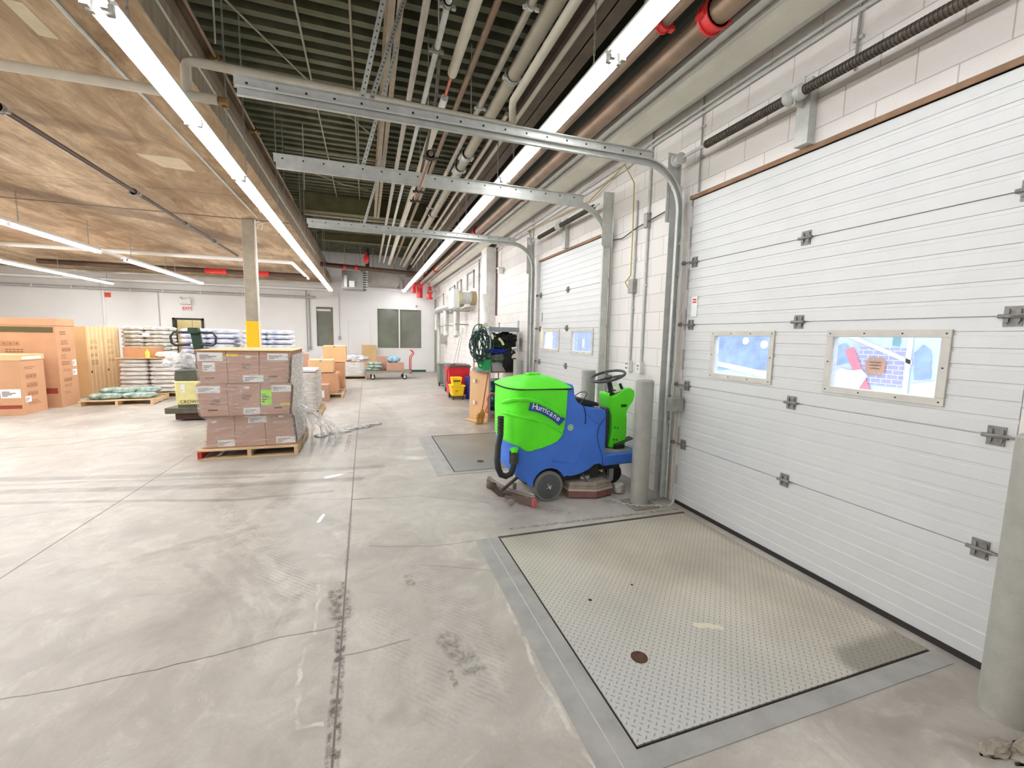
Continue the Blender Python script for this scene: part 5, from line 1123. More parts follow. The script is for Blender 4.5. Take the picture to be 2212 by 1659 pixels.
# tall cartons along the left
def printed(t, face, x, y, z0, z1, w, seed):
    """rows of printed marks on a face; face X = facing +X at x, Y = facing -Y at y"""
    rnd = random.Random(seed); b = B(); z = z1-.10
    while z > z0+.12:
        kind = rnd.choice('llgi'); n = rnd.randint(2, 3)
        a = w*rnd.uniform(.12, .22); L = w*rnd.uniform(.35, .62)
        def bx(u0, u1, q0, q1):
            if face == 'X': b.box(x, x+.0015, y+u0, y+u1, q0, q1)
            else: b.box(x+u0, x+u1, y-.0015, y, q0, q1)
        if kind == 'l':
            for k in range(n): bx(a, a+L*rnd.uniform(.6, 1), z-k*.035, z-k*.035+.010)
        elif kind == 'g':
            for k in range(n): 
                for i in range(5): bx(a+L*i/5, a+L*(i+.75)/5, z-k*.045, z-k*.045+.022)
        else:
            for i in range(3):
                u = a+i*.10; bx(u, u+.08, z-.08, z-.075); bx(u, u+.08, z, z+.005); bx(u, u+.005, z-.08, z); bx(u+.075, u+.08, z-.08, z); bx(u+.025, u+.055, z-.06, z-.02)
        z -= .14+.05*rnd.random()
    obj('printed_marks', b, mat('brown print', (146, 102, 66), .8), t)
t = carton('smaller tall cardboard box standing in front at the left edge of the frame', -7.35, -6.30, 10.84, 11.50, 0, 1.16, CARD, tape=False)
obj('lid_band', B().box(-7.36, -6.29, 10.83, 11.51, 1.06, 1.17), CARDL, t, bev=.004); printed(t, 'X', -6.298, 10.86, .1, 1.02, .62, 3); printed(t, 'Y', -7.0, 10.838, .1, 1.02, .66, 4)
sticker(t, -6.62, 10.837, .34, .30, .17, lines=4); sticker(t, -6.297, 10.90, .24, .16, .12, lines=3, face='X'); obj('red_band', B().box(-7.3, -6.32, 10.8375, 10.839, .13, .20), mat('dark red print', (150, 64, 46), .8), t)
sticker(t, -6.29, 10.9, 1.08, .52, .05, PAPER, 0, face='X', name='tape_strip')
t = carton('tallest cardboard box with a dark printed band, behind the smaller one at left', -8.9, -6.20, 11.76, 12.38, 0, 1.88, CARD, tape=False)
obj('lid_band', B().box(-8.91, -6.19, 11.75, 12.39, 1.74, 1.89), CARD, t, bev=.004); obj('dark_label_band', B().box(-8.8, -6.24, 11.748, 11.7585, 1.60, 1.71), mat('dark olive print', (86, 78, 44), .7), t)
printed(t, 'X', -6.198, 11.80, .12, 1.70, .54, 7); printed(t, 'Y', -7.2, 11.758, .15, 1.50, .8, 9); sticker(t, -6.197, 12.22, .86, .13, .14, lines=3, face='X'); sticker(t, -6.197, 12.20, .66, .15, .13, lines=3, face='X'); obj('red_block', B().box(-6.9, -6.25, 11.757, 11.759, .30, .42), mat('dark red print', (150, 64, 46), .8), t)
for k, (ya, yb) in enumerate(((13.42, 14.14), (14.16, 14.92))):
    t = carton('tall tan carton with vertical pale straps, %s of the pair behind the tallest box' % ('front', 'back')[k], -7.9, -6.50, ya, yb, 0, 1.75, CARDT, 'strapped tall cartons', tape=False)
    b = B()
    for j in range(4): y = ya+.10+(yb-ya-.2)*j/3; b.box(-6.50, -6.497, y-.01, y+.01, 0, 1.753).box(-7.9, -6.5, y-.01, y+.01, 1.75, 1.753)
    obj('strap', b, mat('pale strapping', (240, 222, 190), .5), t); printed(t, 'X', -6.499, ya+.05, .7, 1.5, .6, 20+k)
    obj('round_mark', B().cyl((-6.4985, ya+.12, .62), (-6.4965, ya+.12, .62), .035, n=14), mat('maroon mark', (110, 30, 36), .7), t)

def sack_mesh(name, w, d, h, seed, m):
    b = B(); b.blob((0, 0, h/2), (w/2, d/2, h/2), seed, .10, 3.2, 4, .62)
    for v in b.bm.verts:
        n = mnoise.noise(Vector((v.co.x*14+seed, v.co.y*14, v.co.z*30)))*.008; v.co.z = max(0, v.co.z+n); v.co.y += n
    bm = b.bm; bmesh.ops.recalc_face_normals(bm, faces=bm.faces); me = bpy.data.meshes.new(name); bm.to_mesh(me); bm.free(); me.materials.append(m); me.shade_smooth(); return me
def sack(me, x, y, z, label, group, ang=0, name='plastic_sack'):
    o = bpy.data.objects.new(name, me); COL.objects.link(o); o.location = (x, y, z); o.rotation_euler = (0, 0, R(ang)); WL[o.name] = Vector((x, y, z)); return tag(o, label, 'sack', group)
SACKW = mat('white woven sack', (226, 220, 216), .45, 0, .08, 5); SACKG = mat('grey silver sack', (178, 172, 160), .4, 0, .22, 6, c2=(226, 222, 214)); SACKB = mat('blue printed white sack', (168, 180, 218), .4, 0, .2, 4, c2=(236, 238, 246)); SACKN = mat('green printed sack', (60, 116, 98), .45, 0, .3, 9, c2=(206, 220, 212))
MW = [sack_mesh('sack', .60, .56, .122, k, SACKW) for k in range(3)]; MG = [sack_mesh('sack', .54, .5, .125, k+5, SACKG) for k in range(3)]; MBl = [sack_mesh('sack', .66, .5, .13, k+9, SACKB) for k in range(3)]; MN = [sack_mesh('sack', .62, .42, .13, k+13, SACKN) for k in range(3)]
def stack(ms, x0, y0, nx, ny, px, py, z0, dz, n, fmt, group):
    for L in range(n):
        for i in range(nx):
            for j in range(ny):
                sack(ms[(L+i+j) % 3], x0+px*i+random.uniform(-.012, .012), y0+py*j, z0+dz*L, fmt % (ORD[L]+' layer up', 'left' if i == 0 else 'right', 'front' if j == 0 else 'back'), group, random.uniform(-2, 2))
pallet('pallet under the white sack stack between the strapped cartons and the yellow lift truck', -5.78, 13.0, 1.26, 1.2)
stack(MW, -5.46, 13.27, 2, 2, .60, .56, .13, .104, 8, 'white sack in the %s behind the green bags, %s %s', 'white sacks on the lower stack')
tag(obj('cardboard_sheet', B().box(-5.80, -4.62, 12.95, 14.2, .985, .995), CARDL), 'flat pale cardboard sheet covering the white sack stack', 'cardboard sheet')
t = carton('small open cardboard carton sitting on the sheet over the white sacks', -5.72, -5.05, 13.25, 13.75, 1.0, 1.26, CARD)
tag(obj('yellow_bottle', B().lathe([(.04, 0), (.045, .02), (.045, .13), (.03, .17), (.018, .18), (.018, .21), (.001, .21)], (-5.16, 13.1, .997), 16), mat('lemon bottle', (236, 220, 96), .4), smooth=True), 'small yellow bottle beside the carton on the white sack stack', 'bottle')
o = sack(MW[1], -4.85, 13.35, .998, 'slumped pale sack lying right of the yellow bottle on the stack', None); o.scale = (.7, .7, 1.2)
pallet('pallet far behind, carrying the grey silver sacks', -6.5, 14.8, 1.15, 1.1)
tag(obj('stack_platform', B().box(-6.5, -5.35, 14.8, 15.9, .13, .88), CARDP), 'brown carton block under the grey silver sacks', 'box')
stack(MG, -6.18, 15.08, 2, 2, .50, .5, .88, .112, 8, 'grey silver sack in the %s of the rear stack, %s %s', 'grey sacks on the rear stack')
sticker(thing('paper_tag', 'white paper tag stuck on the front of the grey silver sacks', 'label', (-5.9, 14.8, 1.5)), -5.92, 14.80, 1.50, .17, .10, lines=0)
# front pallet with green bags
pallet('empty looking pallet on the floor with the green bags, before the tall cartons', -5.95, 11.75, 1.30, 1.10, ang=4)
for k, (x, y, z, a) in enumerate([(-5.55, 12.05, .13, 6), (-4.98, 12.1, .13, -8), (-5.3, 12.5, .13, 12), (-5.42, 12.25, .23, 3), (-5.0, 12.45, .22, -14)]):
    sack(MN[k % 3], x, y, z, 'green and white bag on the low pallet, %s' % ('front left one', 'front right one', 'rear one', 'upper left one', 'upper right one')[k], 'green bags on the low pallet', a)
# blue and white sacks behind the column
for s_, (x0, n, lab) in enumerate(((-4.4, 12, 'left'), (-2.95, 12, 'right'))):
    pallet('pallet under the %s stack of blue and white sacks, hidden behind the wrapped cartons' % lab, x0-.35, 13.75, 1.25, 1.1)
    stack(MBl, x0, 14.02, 2, 2, .58, .5, .13, .136, n, 'blue printed sack, %s of the '+lab+' stack behind the column, %s %s', 'blue printed sacks on the %s stack' % lab)
pallet('pallet below the short cream sack pile by the lift truck handle', -5.0, 16.2, 1.0, 1.0)
stack(MG, -4.72, 16.5, 2, 1, .5, .5, .13, .12, 12, 'cream sack, %s of the pile near the far doorway, %s %s', 'cream sacks near the doorway')

# walk behind lift truck
t = thing('lift_truck', 'cream and olive walkie pallet truck standing left of the wrapped cartons', 'pallet truck', (-3.1, 9.75, 0))
obj('step_plate', B().prism([(-3.55, 9.50), (-2.55, 9.45), (-2.55, 10.2), (-3.45, 10.2)], .15, .26, 'XY'), mat('scuffed dark step', (92, 86, 72), .6, .2, .2, 10), t, bev=.012)
obj('drive_skirt', B().box(-3.40, -2.6, 9.55, 10.1, .03, .15), mat('maroon black skirt', (70, 44, 36), .7), t)
o = obj('motor_cover', B().prism([(-3.36, .31), (-2.5, .31), (-2.5, .76), (-3.38, .76)], 9.50, 10.05), CREAM, t, bev=.03, smooth=True)
text('CROWN', (-3.30, 9.497, .345), (1, 0, 0), (0, 0, 1), .085, INK, t); sticker(t, -3.27, 9.499, .55, .06, .15, PAPER, 1)
obj('cover_seam', B().box(-2.93, -2.925, 9.497, 9.5, .31, .76), INK, t)
obj('top_cowl', B().prism([(-3.38, .76), (-2.5, .76), (-2.55, .98), (-3.36, .97)], 9.52, 10.05), OLIVE, t, bev=.02, smooth=True)
obj('lower_plate', B().box(-3.34, -2.6, 9.52, 10.05, .26, .31), OLIVE, t)  # olive plate between the step and the motor cover
obj('mast_frame', B().box(-2.75, -2.5, 9.9, 10.0, .3, 1.25), OLIVE, t)
obj('grab_loop', B().tube([(-3.02, 9.62, .97), (-3.04, 9.6, 1.08), (-3.00, 9.58, 1.20), (-2.90, 9.58, 1.24), (-2.80, 9.6, 1.2)], .022, 10), BLACK, t, smooth=True)
obj('tiller_arm', B().prism([(-3.02, 1.0), (-2.88, 1.0), (-2.96, 1.74), (-3.12, 1.74)], 9.60, 9.68), mat('dark green arm', (24, 58, 36), .5), t, bev=.012)
b = B()
for s_ in (-1, 1):
    cx = -3.04+s_*.19; b.tube([(cx-s_*.14, 9.58, 1.66), (cx+s_*.12, 9.56, 1.66), (cx+s_*.17, 9.56, 1.58), (cx+s_*.15, 9.56, 1.46), (cx+s_*.10, 9.57, 1.42), (cx-s_*.12, 9.58, 1.43)], .022, 8)
obj('handle_loop', b, mat('charcoal handle', (44, 42, 48), .5), t, smooth=True); obj('handle_head', B().box(-3.12, -2.96, 9.52, 9.66, 1.64, 1.75), mat('dark green arm', (24, 58, 36), .5), t, bev=.01)
obj('cable_loop', B().tube([(-3.0, 9.57, 1.1), (-2.92, 9.52, 1.0), (-2.86, 9.55, .97)], .008, 6), STEEL, t)
tag(obj('film_bundle', B().blob((-3.36, 9.85, 1.10), (.24, .17, .17), 4, .55, 3.5, 4, zmin=.985), clear_mat('bundled film', (240, 240, 240), .6, .2), smooth='all'), 'crumpled ball of clear film resting on the lift truck cowl', 'plastic film')

# second wrapped pallet and cartons beyond
pallet('pallet under the narrow wrapped load right behind the big carton pallet', -1.95, 9.6, 1.05, 1.0)
carton('wrapped narrow load right behind the big carton pallet', -1.90, -.98, 9.62, 10.5, .13, .88, CARDP, tape=False, name='wrapped_carton')
t = thing('stretch_wrap', 'milky film around the narrow load right behind the big carton pallet', 'plastic wrap', (-1.4, 10.1, .13)); wrap_shell(t, [(-1.92, -.96, 9.60, 10.52, .14+.075*k) for k in range(11)], 'wrap_film', WRAPW)
tag(obj('paper_stack', B().box(-1.85, -1.0, 9.65, 10.4, .90, .94).box(-1.7, -1.1, 9.7, 10.2, .94, .96), PAPER), 'white paper pad on top of the narrow wrapped load', 'paper')
tag(obj('picture_frame_box', B().box(-1.62, -1.40, 12.2, 12.25, .80, 1.16), CARDP), 'small pinkish box end with a white panel beside the stacked cartons', 'box')
pallet('pallet under the brown cartons stacked in the aisle beyond the wrapped load', -1.55, 12.0, .95, 2.0)
carton('large brown carton at the bottom of the aisle stack, front', -1.45, -.72, 12.15, 12.9, .13, .66, CARD, 'aisle cartons'); carton('brown carton set on top of the front of the aisle stack', -1.42, -.82, 12.15, 12.8, .68, 1.0, CARDL, 'aisle cartons')
carton('brown carton at the back of the aisle stack, lower', -1.3, -.60, 13.1, 13.9, .13, .86, CARD, 'aisle cartons'); t = carton('upright brown carton topping the back of the aisle stack', -1.15, -.55, 13.2, 13.9, .88, 1.34, CARDL, 'aisle cartons')
t = carton('small pinkish box with a label on the floor beside the aisle stack', -1.25, -.90, 11.55, 11.9, 0, .42, CARDP, 'aisle cartons', tape=False); sticker(t, -1.2, 11.549, .1, .2, .18, lines=0)
pallet('pallet under the low wrapped boxes against the far wall area', -1.6, 17.0, 1.6, 1.2)
carton('wide low wrapped carton near the far wall, left of the platform cart', -1.5, -.05, 17.05, 18.1, .13, .66, CARDP, tape=False)
t = thing('stretch_wrap', 'milky film over the low carton left of the platform cart', 'plastic wrap', (-.8, 17.6, .13)); wrap_shell(t, [(-1.53, -.02, 17.02, 18.13, .14+.10*k) for k in range(6)], 'wrap_film', WRAPW)
obj_ = obj('pink_mark', B().box(-.95, -.88, 17.0, 17.003, .28, .46), mat('pink mark', (226, 60, 120), .6), t)
tag(obj('plastic_heap', B().blob((-1.15, 17.5, .76), (.42, .3, .16), 3, .6, 4, 4, zmin=.665).blob((-.4, 17.5, .74), (.45, .3, .13), 8, .6, 4, 4, zmin=.665), clear_mat('white film heap', (246, 244, 246), .8, .3), smooth='all'), 'heap of white plastic film on the low wrapped carton', 'plastic film')
tag(obj('leaning_board', B().box(-.18, .42, 19.7, 19.73, 0, 1.22).rotall(0, 'X', (0, 0, 0)), CARDT), 'flat tan board leaning on the far wall below the double window', 'board')
# platform cart
t = thing('platform_cart', 'grey platform cart with a red bent push handle near the far wall', 'cart', (.7, 17.1, 0))
obj('cart_deck', B().box(-.05, 1.62, 16.75, 17.5, .27, .33), mat('cart deck', (140, 136, 122), .6), t, bev=.005)
for x in (.22, 1.38):
    for y in (16.85, 17.4):
        w = obj('caster', B().cyl((x, y-.02, .09), (x, y+.02, .09), .09, n=20), BLACK, t, smooth=True); obj('caster_fork', B().box(x-.03, x+.03, y-.035, y+.035, .09, .27), STEEL, w); obj('caster_hub', B().cyl((x, y-.025, .09), (x, y+.025, .09), .045, n=14), PAPER, w)
HND = mat('red cart handle', (186, 34, 48), .5)
for y in (16.85, 17.4): obj('push_handle', B().tube([(1.62, y, .20), (1.62, y, .75), (1.64, y, .85), (1.74, y, .98), (1.70, y, 1.06), (1.64, y, 1.10)], .018, 8), HND, t, smooth=True)
obj('handle_bar', B().tube([(1.62, 16.85, .35), (1.62, 17.4, .35)], .015, 8), HND, t)
carton('pinkish carton wrapped in film on the right of the platform cart', .72, 1.36, 16.8, 17.3, .332, .62, CARDP, tape=False)
carton('small pinkish carton at the back left of the platform cart', .38, .80, 17.1, 17.45, .332, .86, CARDP, tape=False)
tag(obj('blue_bag', B().blob((.98, 17.15, .74), (.26, .18, .12), 2, .5, 4, 3, zmin=.622), mat('sky blue plastic bag', (56, 160, 214), .35, 0, .2, 7, c2=(200, 232, 244)), smooth='all'), 'sky blue plastic bag on top of the cart load', 'bag')
for k, (x, y, z) in enumerate(((.25, 17.0, .332), (.32, 16.95, .44), (.30, 17.0, .54))): o = sack(MN[k], x, y, z, 'dark green and white packet on the left of the platform cart, %s' % ('lowest', 'middle', 'topmost')[k], 'packets on the cart'); o.scale = (.85, .8, .85)

# ------------------------------------------------------------------ shelf unit and cleaning corner
t = thing('metal_shelf', 'grey metal shelf unit crowded with hose, clothes and tubs beside the bollard', 'shelf', (2.62, 9.0, 0))
XA, XB, YA, YB = 2.34, 2.93, 8.32, 9.66
for (x, y, h) in ((XA, YA, 1.90), (XB, YA, 2.02), (XA, YB, 1.9), (XB, YB, 2.02)): obj('upright', B().box(x-.018, x+.018, y-.018, y+.018, 0, h), STEEL, t)
obj('shelf_board', B().box(XA, XB, YA, YB, 1.80, 1.815).box(XA-.02, XB+.02, YA-.022, YA-.018, 1.79, 1.88).box(XA-.02, XA-.018, YA, YB, 1.79, 1.86), mat('grey blue shelf lip', (150, 160, 164), .5, .2), t)
obj('shelf_board', B().box(XA, XB, YA, YB, .965, .985), mat('brown shelf edge', (176, 122, 92), .6), t); obj('shelf_board', B().box(XA, XB, YA, YB, .12, .14), STEELD, t)
obj('hose_bar', B().tube([(2.05, 8.45, 1.42), (2.9, 8.34, 1.44)], .014, 8), STEEL, t, smooth=True)
HOSE = mat('dark green hose', (38, 70, 62), .45, 0, .2, 6)
b = B()
for k in range(17):
    cx, cz = 2.12+.04*math.sin(k*2.3), 1.50+.06*math.cos(k*1.7); rx, rz = .125+.065*math.sin(k*1.9), .29+.08*math.cos(k*2.1); yy = 8.30-.008*k
    b.tube([(cx+rx*math.cos(a)+.05*math.sin(2*a+k), yy+.03*math.sin(a*2+k), cz+rz*math.sin(a)) for a in [2*math.pi*j/28 for j in range(28)]], .0095, 7, closed=True)
o = obj('garden_hose', b, HOSE, smooth='all'); tag(o, 'coiled dark green hose hanging on the left end of the metal shelf', 'hose')
b = B()
for k in range(6):
    cx = 2.42+.07*k; b.tube([(cx+.10*math.cos(a+k), 8.42+.02*k, 1.50+.27*math.sin(a)) for a in [2*math.pi*j/22 for j in range(22)]], .009, 6, closed=True)
tag(obj('black_hose', b, BLACK, smooth='all'), 'looped black hoses hanging inside the shelf behind the green coil', 'hose')
def heap(label, c, r, m, seed, name='jacket', amp=.5, freq=4, cat='clothes'): return tag(obj(name, B().blob(c, r, seed, amp, freq, 4), m, smooth='all'), label, cat)
heap('black jacket piled at the right of the shelf', (2.72, 8.5, 1.62), (.21, .24, .16), mat('black fabric', (24, 24, 28), .9, 0, .3, 12, .4, 40), 3)
heap('dark green jacket with a yellow stripe in the shelf pile', (2.55, 8.42, 1.53), (.22, .15, .11), mat('dark green fabric', (20, 54, 30), .9, 0, .3, 12, .4, 40), 7)
tag(obj('reflective_stripe', B().tube([(2.50, 8.25, 1.66), (2.56, 8.24, 1.60), (2.60, 8.24, 1.53)], .024, 8), mat('pale yellow stripe', (232, 224, 160), .5), smooth=True), 'pale yellow reflective stripe on the pile of jackets', 'clothes')
heap('blue cloth under the black jacket on the shelf', (2.48, 8.40, 1.40), (.26, .17, .06), mat('navy blue fabric', (30, 42, 150), .8, 0, .3, 12, .4, 40), 11, 'cloth')
heap('grey green cloth hanging from the shelf pile', (2.52, 8.34, 1.27), (.22, .12, .08), mat('grey olive fabric', (104, 112, 98), .9, 0, .3, 12), 14, 'cloth')
heap('black trousers drooping off the shelf over the grey tub', (2.74, 8.26, 1.22), (.14, .08, .22), mat('black fabric', (24, 24, 28), .9), 21, 'trousers')
t = thing('plastic_basket', 'bright green plastic basket on the left end of the shelf', 'basket', (2.24, 8.3, 1.02))
o = obj('basket_body', B().prism([(2.17, 1.03), (2.31, 1.03), (2.335, 1.22), (2.145, 1.22)], 8.2, 8.6), GREENB, t, bev=.012); obj('rim', B().box(2.135, 2.345, 8.19, 8.61, 1.21, 1.24), GREENB, t, bev=.006)
tag(obj('basket_tray', B().box(2.06, XA, 8.2, 8.66, .985, 1.03), mat('grey tray', (150, 152, 152), .5)), 'grey tray carrying the green basket', 'tray')
t = thing('storage_tub', 'light grey storage tub on the middle shelf', 'tub', (2.66, 8.6, .985)); obj('tub_body', B().prism([(2.40, .987), (2.90, .987), (2.92, 1.20), (2.38, 1.20)], 8.34, 8.9), GREYL, t, bev=.015); obj('tub_lid', B().box(2.37, 2.93, 8.33, 8.91, 1.20, 1.23), mat('grey lid', (120, 126, 122), .5), t, bev=.006)
t = thing('paper_roll', 'pale cardboard roll with a yellow end lying on the shelf top', 'roll', (2.36, 8.3, 1.88)); obj('roll_body', B().cyl((2.24, 8.27, 1.92), (2.24, 8.6, 1.92), .05, n=18), mat('cream roll', (232, 222, 196), .6), t, smooth=True)
tag(obj('mailing_tube', B().cyl((2.62, 9.4, 1.83), (2.50, 9.5, 2.62), .075, n=20), mat('white tube', (228, 226, 220), .6), smooth=True), 'tall white tube leaning upright on the shelf by the pilaster', 'tube')
t = thing('folded_cardboard', 'large flat cardboard sheet leaning on the left end of the shelf', 'cardboard', (2.15, 8.2, 0))
obj('sheet', B().quadbox((2.00, 8.6, .01), (.32, -.42, 0), (.02, -.0, 1), .48, .98, .012), CARDL, t); obj('flap', B().sheet([[(1.84, 8.55, .006), (2.0, 8.62, .006)], [(2.12, 7.98, .006), (2.32, 8.18, .006)]]), CARDL, t)
d = Vector((.32, -.42, 0)).normalized(); nn = Vector((-d.y, d.x, 0))
for z in (.32, .76): o_ = Vector((2.0, 8.6, z))+d*.13+Vector((.32, -.42, 0)).cross(Vector((0, 0, 1))).normalized()*.0; obj('paper_patch', B().quadbox(o_-Vector((.014, .0105, 0))+Vector((0, 0, 0)), d, (0, 0, 1), .05, .07, .03), PAPER, t)
t = thing('straw_broom', 'straw broom with a red brown handle leaning before the shelf', 'broom', (2.15, 8.0, 0))
obj('broom_handle', B().cyl((2.12, 8.03, .28), (2.30, 8.24, 1.05), .012, n=10), mat('red brown handle', (178, 76, 44), .5), t, smooth=True)
obj('bristles', B().prism([(1.98, .0), (2.14, .02), (2.17, .20), (2.135, .30), (2.10, .30), (2.03, .18)], 7.98, 8.05), mat('straw bristles', (190, 140, 66), .8, 0, .3, 30, .6, 120, stretch=(1, 1, .1)), t, bev=.015); obj('stitching', B().box(2.0, 2.165, 7.976, 8.054, .12, .126).box(2.01, 2.168, 7.976, 8.054, .16, .166).box(2.03, 2.165, 7.976, 8.054, .20, .206), INK, t)
tag(obj('red_cord', B().tube([(2.40+.16*math.cos(a*1.0)+.03*math.sin(5*a), 8.22-.02*a/6, .30+.22*math.sin(a)+.05*math.cos(3*a)) for a in [k*.35 for k in range(54)]], .008, 6), mat('coral red cord', (224, 92, 78), .5), smooth='all'), 'tangle of coral red extension cord hanging under the shelf', 'cord')
tag(obj('cream_cord', B().tube([(2.38+.19*math.cos(a)+.02*math.sin(3*a), 8.18, .30+.28*math.sin(a)) for a in [k*.4 for k in range(34)]], .007, 6), mat('cream cord', (232, 204, 170), .5), smooth='all'), 'looped cream cord in front of the red one', 'cord')
heap('blue tarpaulin bundle stored at the bottom of the shelf', (2.62, 8.75, .45), (.24, .3, .30), mat('blue tarp', (24, 78, 124), .5, 0, .3, 6, c2=(40, 120, 110)), 31, 'tarpaulin', cat='tarpaulin')
tag(obj('grey_drum', B().lathe([(.13, 0), (.15, .02), (.15, .55), (.14, .6), (.001, .6)], (2.78, 9.3, .145), 24), mat('grey brown drum', (150, 142, 128), .6), smooth=True), 'grey brown drum on the lowest shelf by the bollard', 'drum')
tag(obj('hose_reel_box', B().box(2.76, 2.9, 8.2, 8.3, 1.24, 1.40), mat('cream switch housing', (222, 216, 198), .5)), 'cream box fixed at the right end of the shelf', 'box')
# bins
def bin_(name, label, x, y, w, d, h, m, wheels=True, lid=None):
    t = thing(name, label, 'bin', (x, y, 0)); z0 = .06 if wheels else 0
    b = B(); n = 4
    lo = [(-w*.42, -d*.42), (w*.42, -d*.42), (w*.42, d*.42), (-w*.42, d*.42)]; hi = [(-w/2, -d/2), (w/2, -d/2), (w/2, d/2), (-w/2, d/2)]
    L = [b.bm.verts.new((x+a, y+c, z0)) for a, c in lo]; H = [b.bm.verts.new((x+a, y+c, h)) for a, c in hi]
    for k in range(4): b.bm.faces.new((L[k], L[(k+1) % 4], H[(k+1) % 4], H[k]))
    b.bm.faces.new(L[::-1]); b.bm.faces.new(H); obj('bin_body', b, m, t, bev=.03, smooth=True)
    obj('bin_rim', B().box(x-w/2-.015, x+w/2+.015, y-d/2-.015, y+d/2+.015, h-.03, h+.01), lid or m, t, bev=.01)
    if wheels: obj('bin_wheel', B().cyl((x-w*.42, y-d/2, .07), (x-w*.42-.03, y-d/2, .07), .07, n=16), BLACK, t); obj('bin_wheel', B().cyl((x+w*.42, y-d/2, .07), (x+w*.42-.03, y-d/2, .07), .07, n=16), BLACK, t)
    return t
bin_('wheeled_bin', 'farther grey green wheeled bin by the dock wall', 2.52, 14.65, .48, .5, .74, GREYP)
bin_('wheeled_bin', 'nearer dark grey wheeled bin beside the red bin', 2.46, 13.2, .42, .5, .74, mat('darker bin', (108, 112, 108), .5), lid=DARK)
t = bin_('wheeled_bin', 'large red bin behind the yellow mop bucket', 2.42, 11.95, .62, .60, .86, REDP, lid=mat('dark bin liner', (110, 96, 92), .5))
obj('liner_fold', B().blob((2.45, 11.85, .88), (.28, .26, .05), 4, .4, 4, 3), mat('dark bin liner', (110, 96, 92), .5), t, smooth='all'); obj('vacuum_hose', B().tube([(2.14, 11.62, .30), (2.07, 11.58, .5), (2.08, 11.58, .78), (2.16, 11.6, .90), (2.3, 11.62, .93)], .018, 8), mat('maroon hose', (120, 60, 70), .5), t, smooth=True)
t = thing('mop_bucket', 'yellow mop bucket with wringer on casters', 'bucket', (2.29, 11.35, 0))
obj('bucket', B().prism([(2.15, .09), (2.44, .09), (2.48, .38), (2.11, .38)], 11.2, 11.6), YELP, t, bev=.03, smooth=True); obj('bucket_rim', B().box(2.10, 2.49, 11.18, 11.62, .35, .39), YELP, t, bev=.008)
obj('wringer', B().prism([(2.16, .36), (2.36, .36), (2.41, .60), (2.12, .60)], 11.2, 11.45), YELP, t, bev=.015); obj('wringer_slot', B().box(2.17, 2.35, 11.19, 11.2, .49, .52), INK, t)
obj('caution_mark', B().box(2.22, 2.30, 11.196, 11.2, .22, .26), mat('orange mark', (226, 140, 30), .5), t)
for x in (2.17, 2.42): obj('caster', B().cyl((x-.012, 11.22, .045), (x+.012, 11.22, .045), .045, n=16), BLACK, t)
t = thing('recycling_bin', 'round blue recycling bin with a white arrows emblem', 'bin', (2.70, 11.4, 0))
obj('bin_body', B().lathe([(.14, 0), (.15, .01), (.185, .58), (.19, .60), (.17, .60), (.001, .57)], (2.70, 11.4, 0), 28), BLUP, t, smooth=True)
b = B()
for k in range(3):
    a0 = k*2*math.pi/3+math.pi/2
    pts = [(2.68+.055*math.cos(a0+u), 11.215, .32+.055*math.sin(a0+u)) for u in (-.55, -.2, .2, .55)]; b.tube(pts, .010, 6); e = Vector(pts[-1]); dd = (Vector(pts[-1])-Vector(pts[-2])).normalized(); b.cyl(e, e+dd*.03, .022, .001, n=8)
obj('recycling_emblem', b, PAPER, t)
tag(obj('leaning_pole', B().cyl((2.98, 13.95, 1.97), (2.72, 14.9, .0), .012, n=8), STEEL), 'left of two poles leaning on the dock wall behind the bins', 'pole'); tag(obj('leaning_pole', B().cyl((3.0, 13.9, 1.93), (2.82, 14.6, .0), .012, n=8), STEEL), 'right of two poles leaning on the dock wall behind the bins', 'pole')

# ------------------------------------------------------------------ outside: yard and parked truck seen through the door windows
YARD = mat('yard asphalt', (130, 130, 132), .9, 0, .1, 3); struct('ground', B().box(WX+.3, 30, -12, 30, -1.3, -1.2), YARD, keep=True)
t = thing('delivery_truck', 'delivery truck with printed blue side parked outside the nearest door windows', 'truck', (6.0, 4.0, -1.2))
TBL = mat('pale blue truck side', (196, 212, 230), .5, 0, .15, 2); TDB = mat('mid blue truck panel', (142, 166, 206), .5, 0, .25, 5); TWH = mat('white truck trim', (240, 242, 246), .4)
obj('truck_box', B().box(4.7, 7.0, -1, 5.6, -.2, 2.6), TBL, t)
obj('truck_wheel', B().cyl((4.75, .6, -.75), (5.05, .6, -.75), .45, n=24).cyl((4.75, 4.6, -.75), (5.05, 4.6, -.75), .45, n=24), BLACK, t)
X = 4.7
def patch(n, pts, m, dx): # flat printed shapes on the truck side, (y, z)
    return obj(n, B().prism(pts, X-dx, X-dx+.004, 'YZ'), m, t)
patch('blue_curtain', [(4.02, 1.36), (4.95, 1.28), (4.95, 1.80), (4.05, 1.80)], TDB, .006)
patch('white_strip', [(3.95, 1.32), (4.95, 1.42), (4.95, 1.36), (3.95, 1.24)], TWH, .012)
obj('round_lamp', B().cyl((X-.02, 4.38, 1.70), (X, 4.38, 1.70), .045, n=18), TWH, t); obj('round_lamp', B().cyl((X-.02, 4.10, 1.66), (X, 4.10, 1.66), .05, n=18), TWH, t)
patch('brick_print', [(2.6, 1.30), (3.0, 1.30), (3.0, 1.66), (2.6, 1.66)], brick_mat('printed brick', (166, 164, 198), (220, 224, 240), .09, .045), .006)
patch('white_diagonal', [(2.55, 1.55), (3.12, 1.80), (3.12, 1.76), (2.55, 1.51)], TWH, .012)
patch('white_upright', [(2.56, 1.2), (2.60, 1.2), (2.60, 1.80), (2.56, 1.80)], TWH, .012)
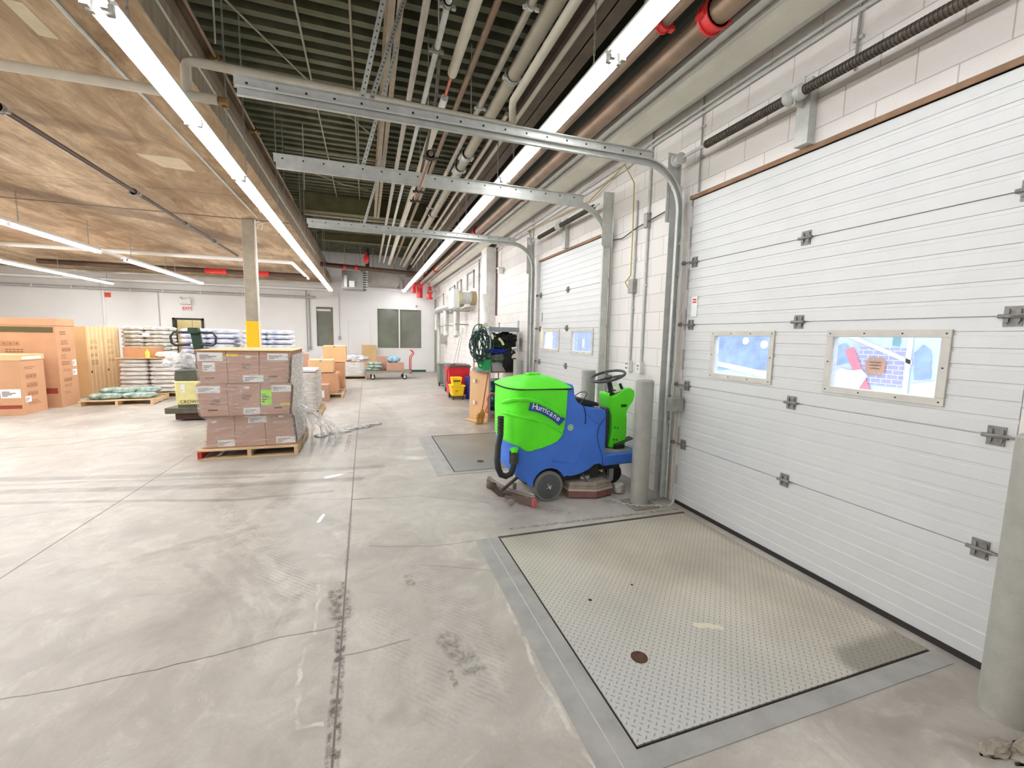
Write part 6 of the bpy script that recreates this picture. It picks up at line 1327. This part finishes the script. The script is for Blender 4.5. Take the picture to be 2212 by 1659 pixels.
patch('pink_bar', [(2.86, 1.24), (2.92, 1.20), (3.14, 1.62), (3.06, 1.66)], mat('coral pink print', (236, 120, 140), .5), .016)
patch('brown_plaque', [(2.76, 1.42), (2.80, 1.40), (2.88, 1.40), (2.92, 1.42), (2.93, 1.52), (2.90, 1.56), (2.78, 1.56), (2.75, 1.52)], mat('plaque brown', (176, 128, 100), .6), .020)
obj('plaque_lines', B().box(X-.024, X-.020, 2.79, 2.89, 1.515, 1.522).box(X-.024, X-.020, 2.79, 2.89, 1.485, 1.492).box(X-.024, X-.020, 2.80, 2.88, 1.455, 1.462), INK, t)
patch('white_curve', [(2.98, 1.22), (3.22, 1.22), (3.24, 1.36), (3.16, 1.44), (3.06, 1.42), (2.96, 1.44), (2.90, 1.38), (2.94, 1.30)], TWH, .018)
patch('blue_figure', [(2.40, 1.40), (2.52, 1.38), (2.54, 1.62), (2.48, 1.70), (2.42, 1.64)], TDB, .012)
patch('blue_figure', [(3.06, 1.52), (3.24, 1.46), (3.24, 1.66), (3.14, 1.70)], TDB, .012)
patch('green_springs', [(2.66, 1.68), (2.72, 1.68), (2.72, 1.76), (2.66, 1.76)], mat('teal print', (110, 160, 170), .5), .012)
patch('pale_panel', [(2.3, 1.2), (2.54, 1.2), (2.54, 1.34), (2.3, 1.40)], TWH, .010)
t2 = thing('delivery_truck', 'second blue truck parked outside the farther door windows', 'truck', (6.0, 10.5, -1.2))
obj('truck_box', B().box(4.9, 7.2, 7.6, 13.5, -.2, 2.6), mat('slate blue truck side', (134, 150, 182), .5, 0, .25, 2.5, stretch=(1, 6, .4)), t2)
obj('truck_wheel', B().cyl((4.95, 8.6, -.75), (5.25, 8.6, -.75), .45, n=24).cyl((4.95, 12.6, -.75), (5.25, 12.6, -.75), .45, n=24), BLACK, t2)

# extra conduit runs crossing under the far deck
for k, (y, z, xa, xb) in enumerate(((8.9, 4.93, -1.3, 1.9), (11.25, 4.40, -1.3, 2.5), (12.6, 4.9, -1.3, 2.5), (13.5, 4.6, -1.3, 1.6), (14.6, 4.9, -1.3, 2.5))):
    o = obj('deck_conduit', B().tube([(xa, y, z), (xb, y, z-.02)], .02 if k in (1, 3) else .013, 8), mat('pale conduit', (178, 176, 158)) if k != 1 else PIPEG, smooth=True)
    tag(o, ['thin conduit crossing the bay between the second and third door tracks', 'pale pipe under the near side of the olive cross beam', 'thin conduit crossing just past the olive cross beam', 'lower grey pipe crossing well past the olive cross beam', 'farthest thin conduit crossing before the heater'][k], 'conduit')
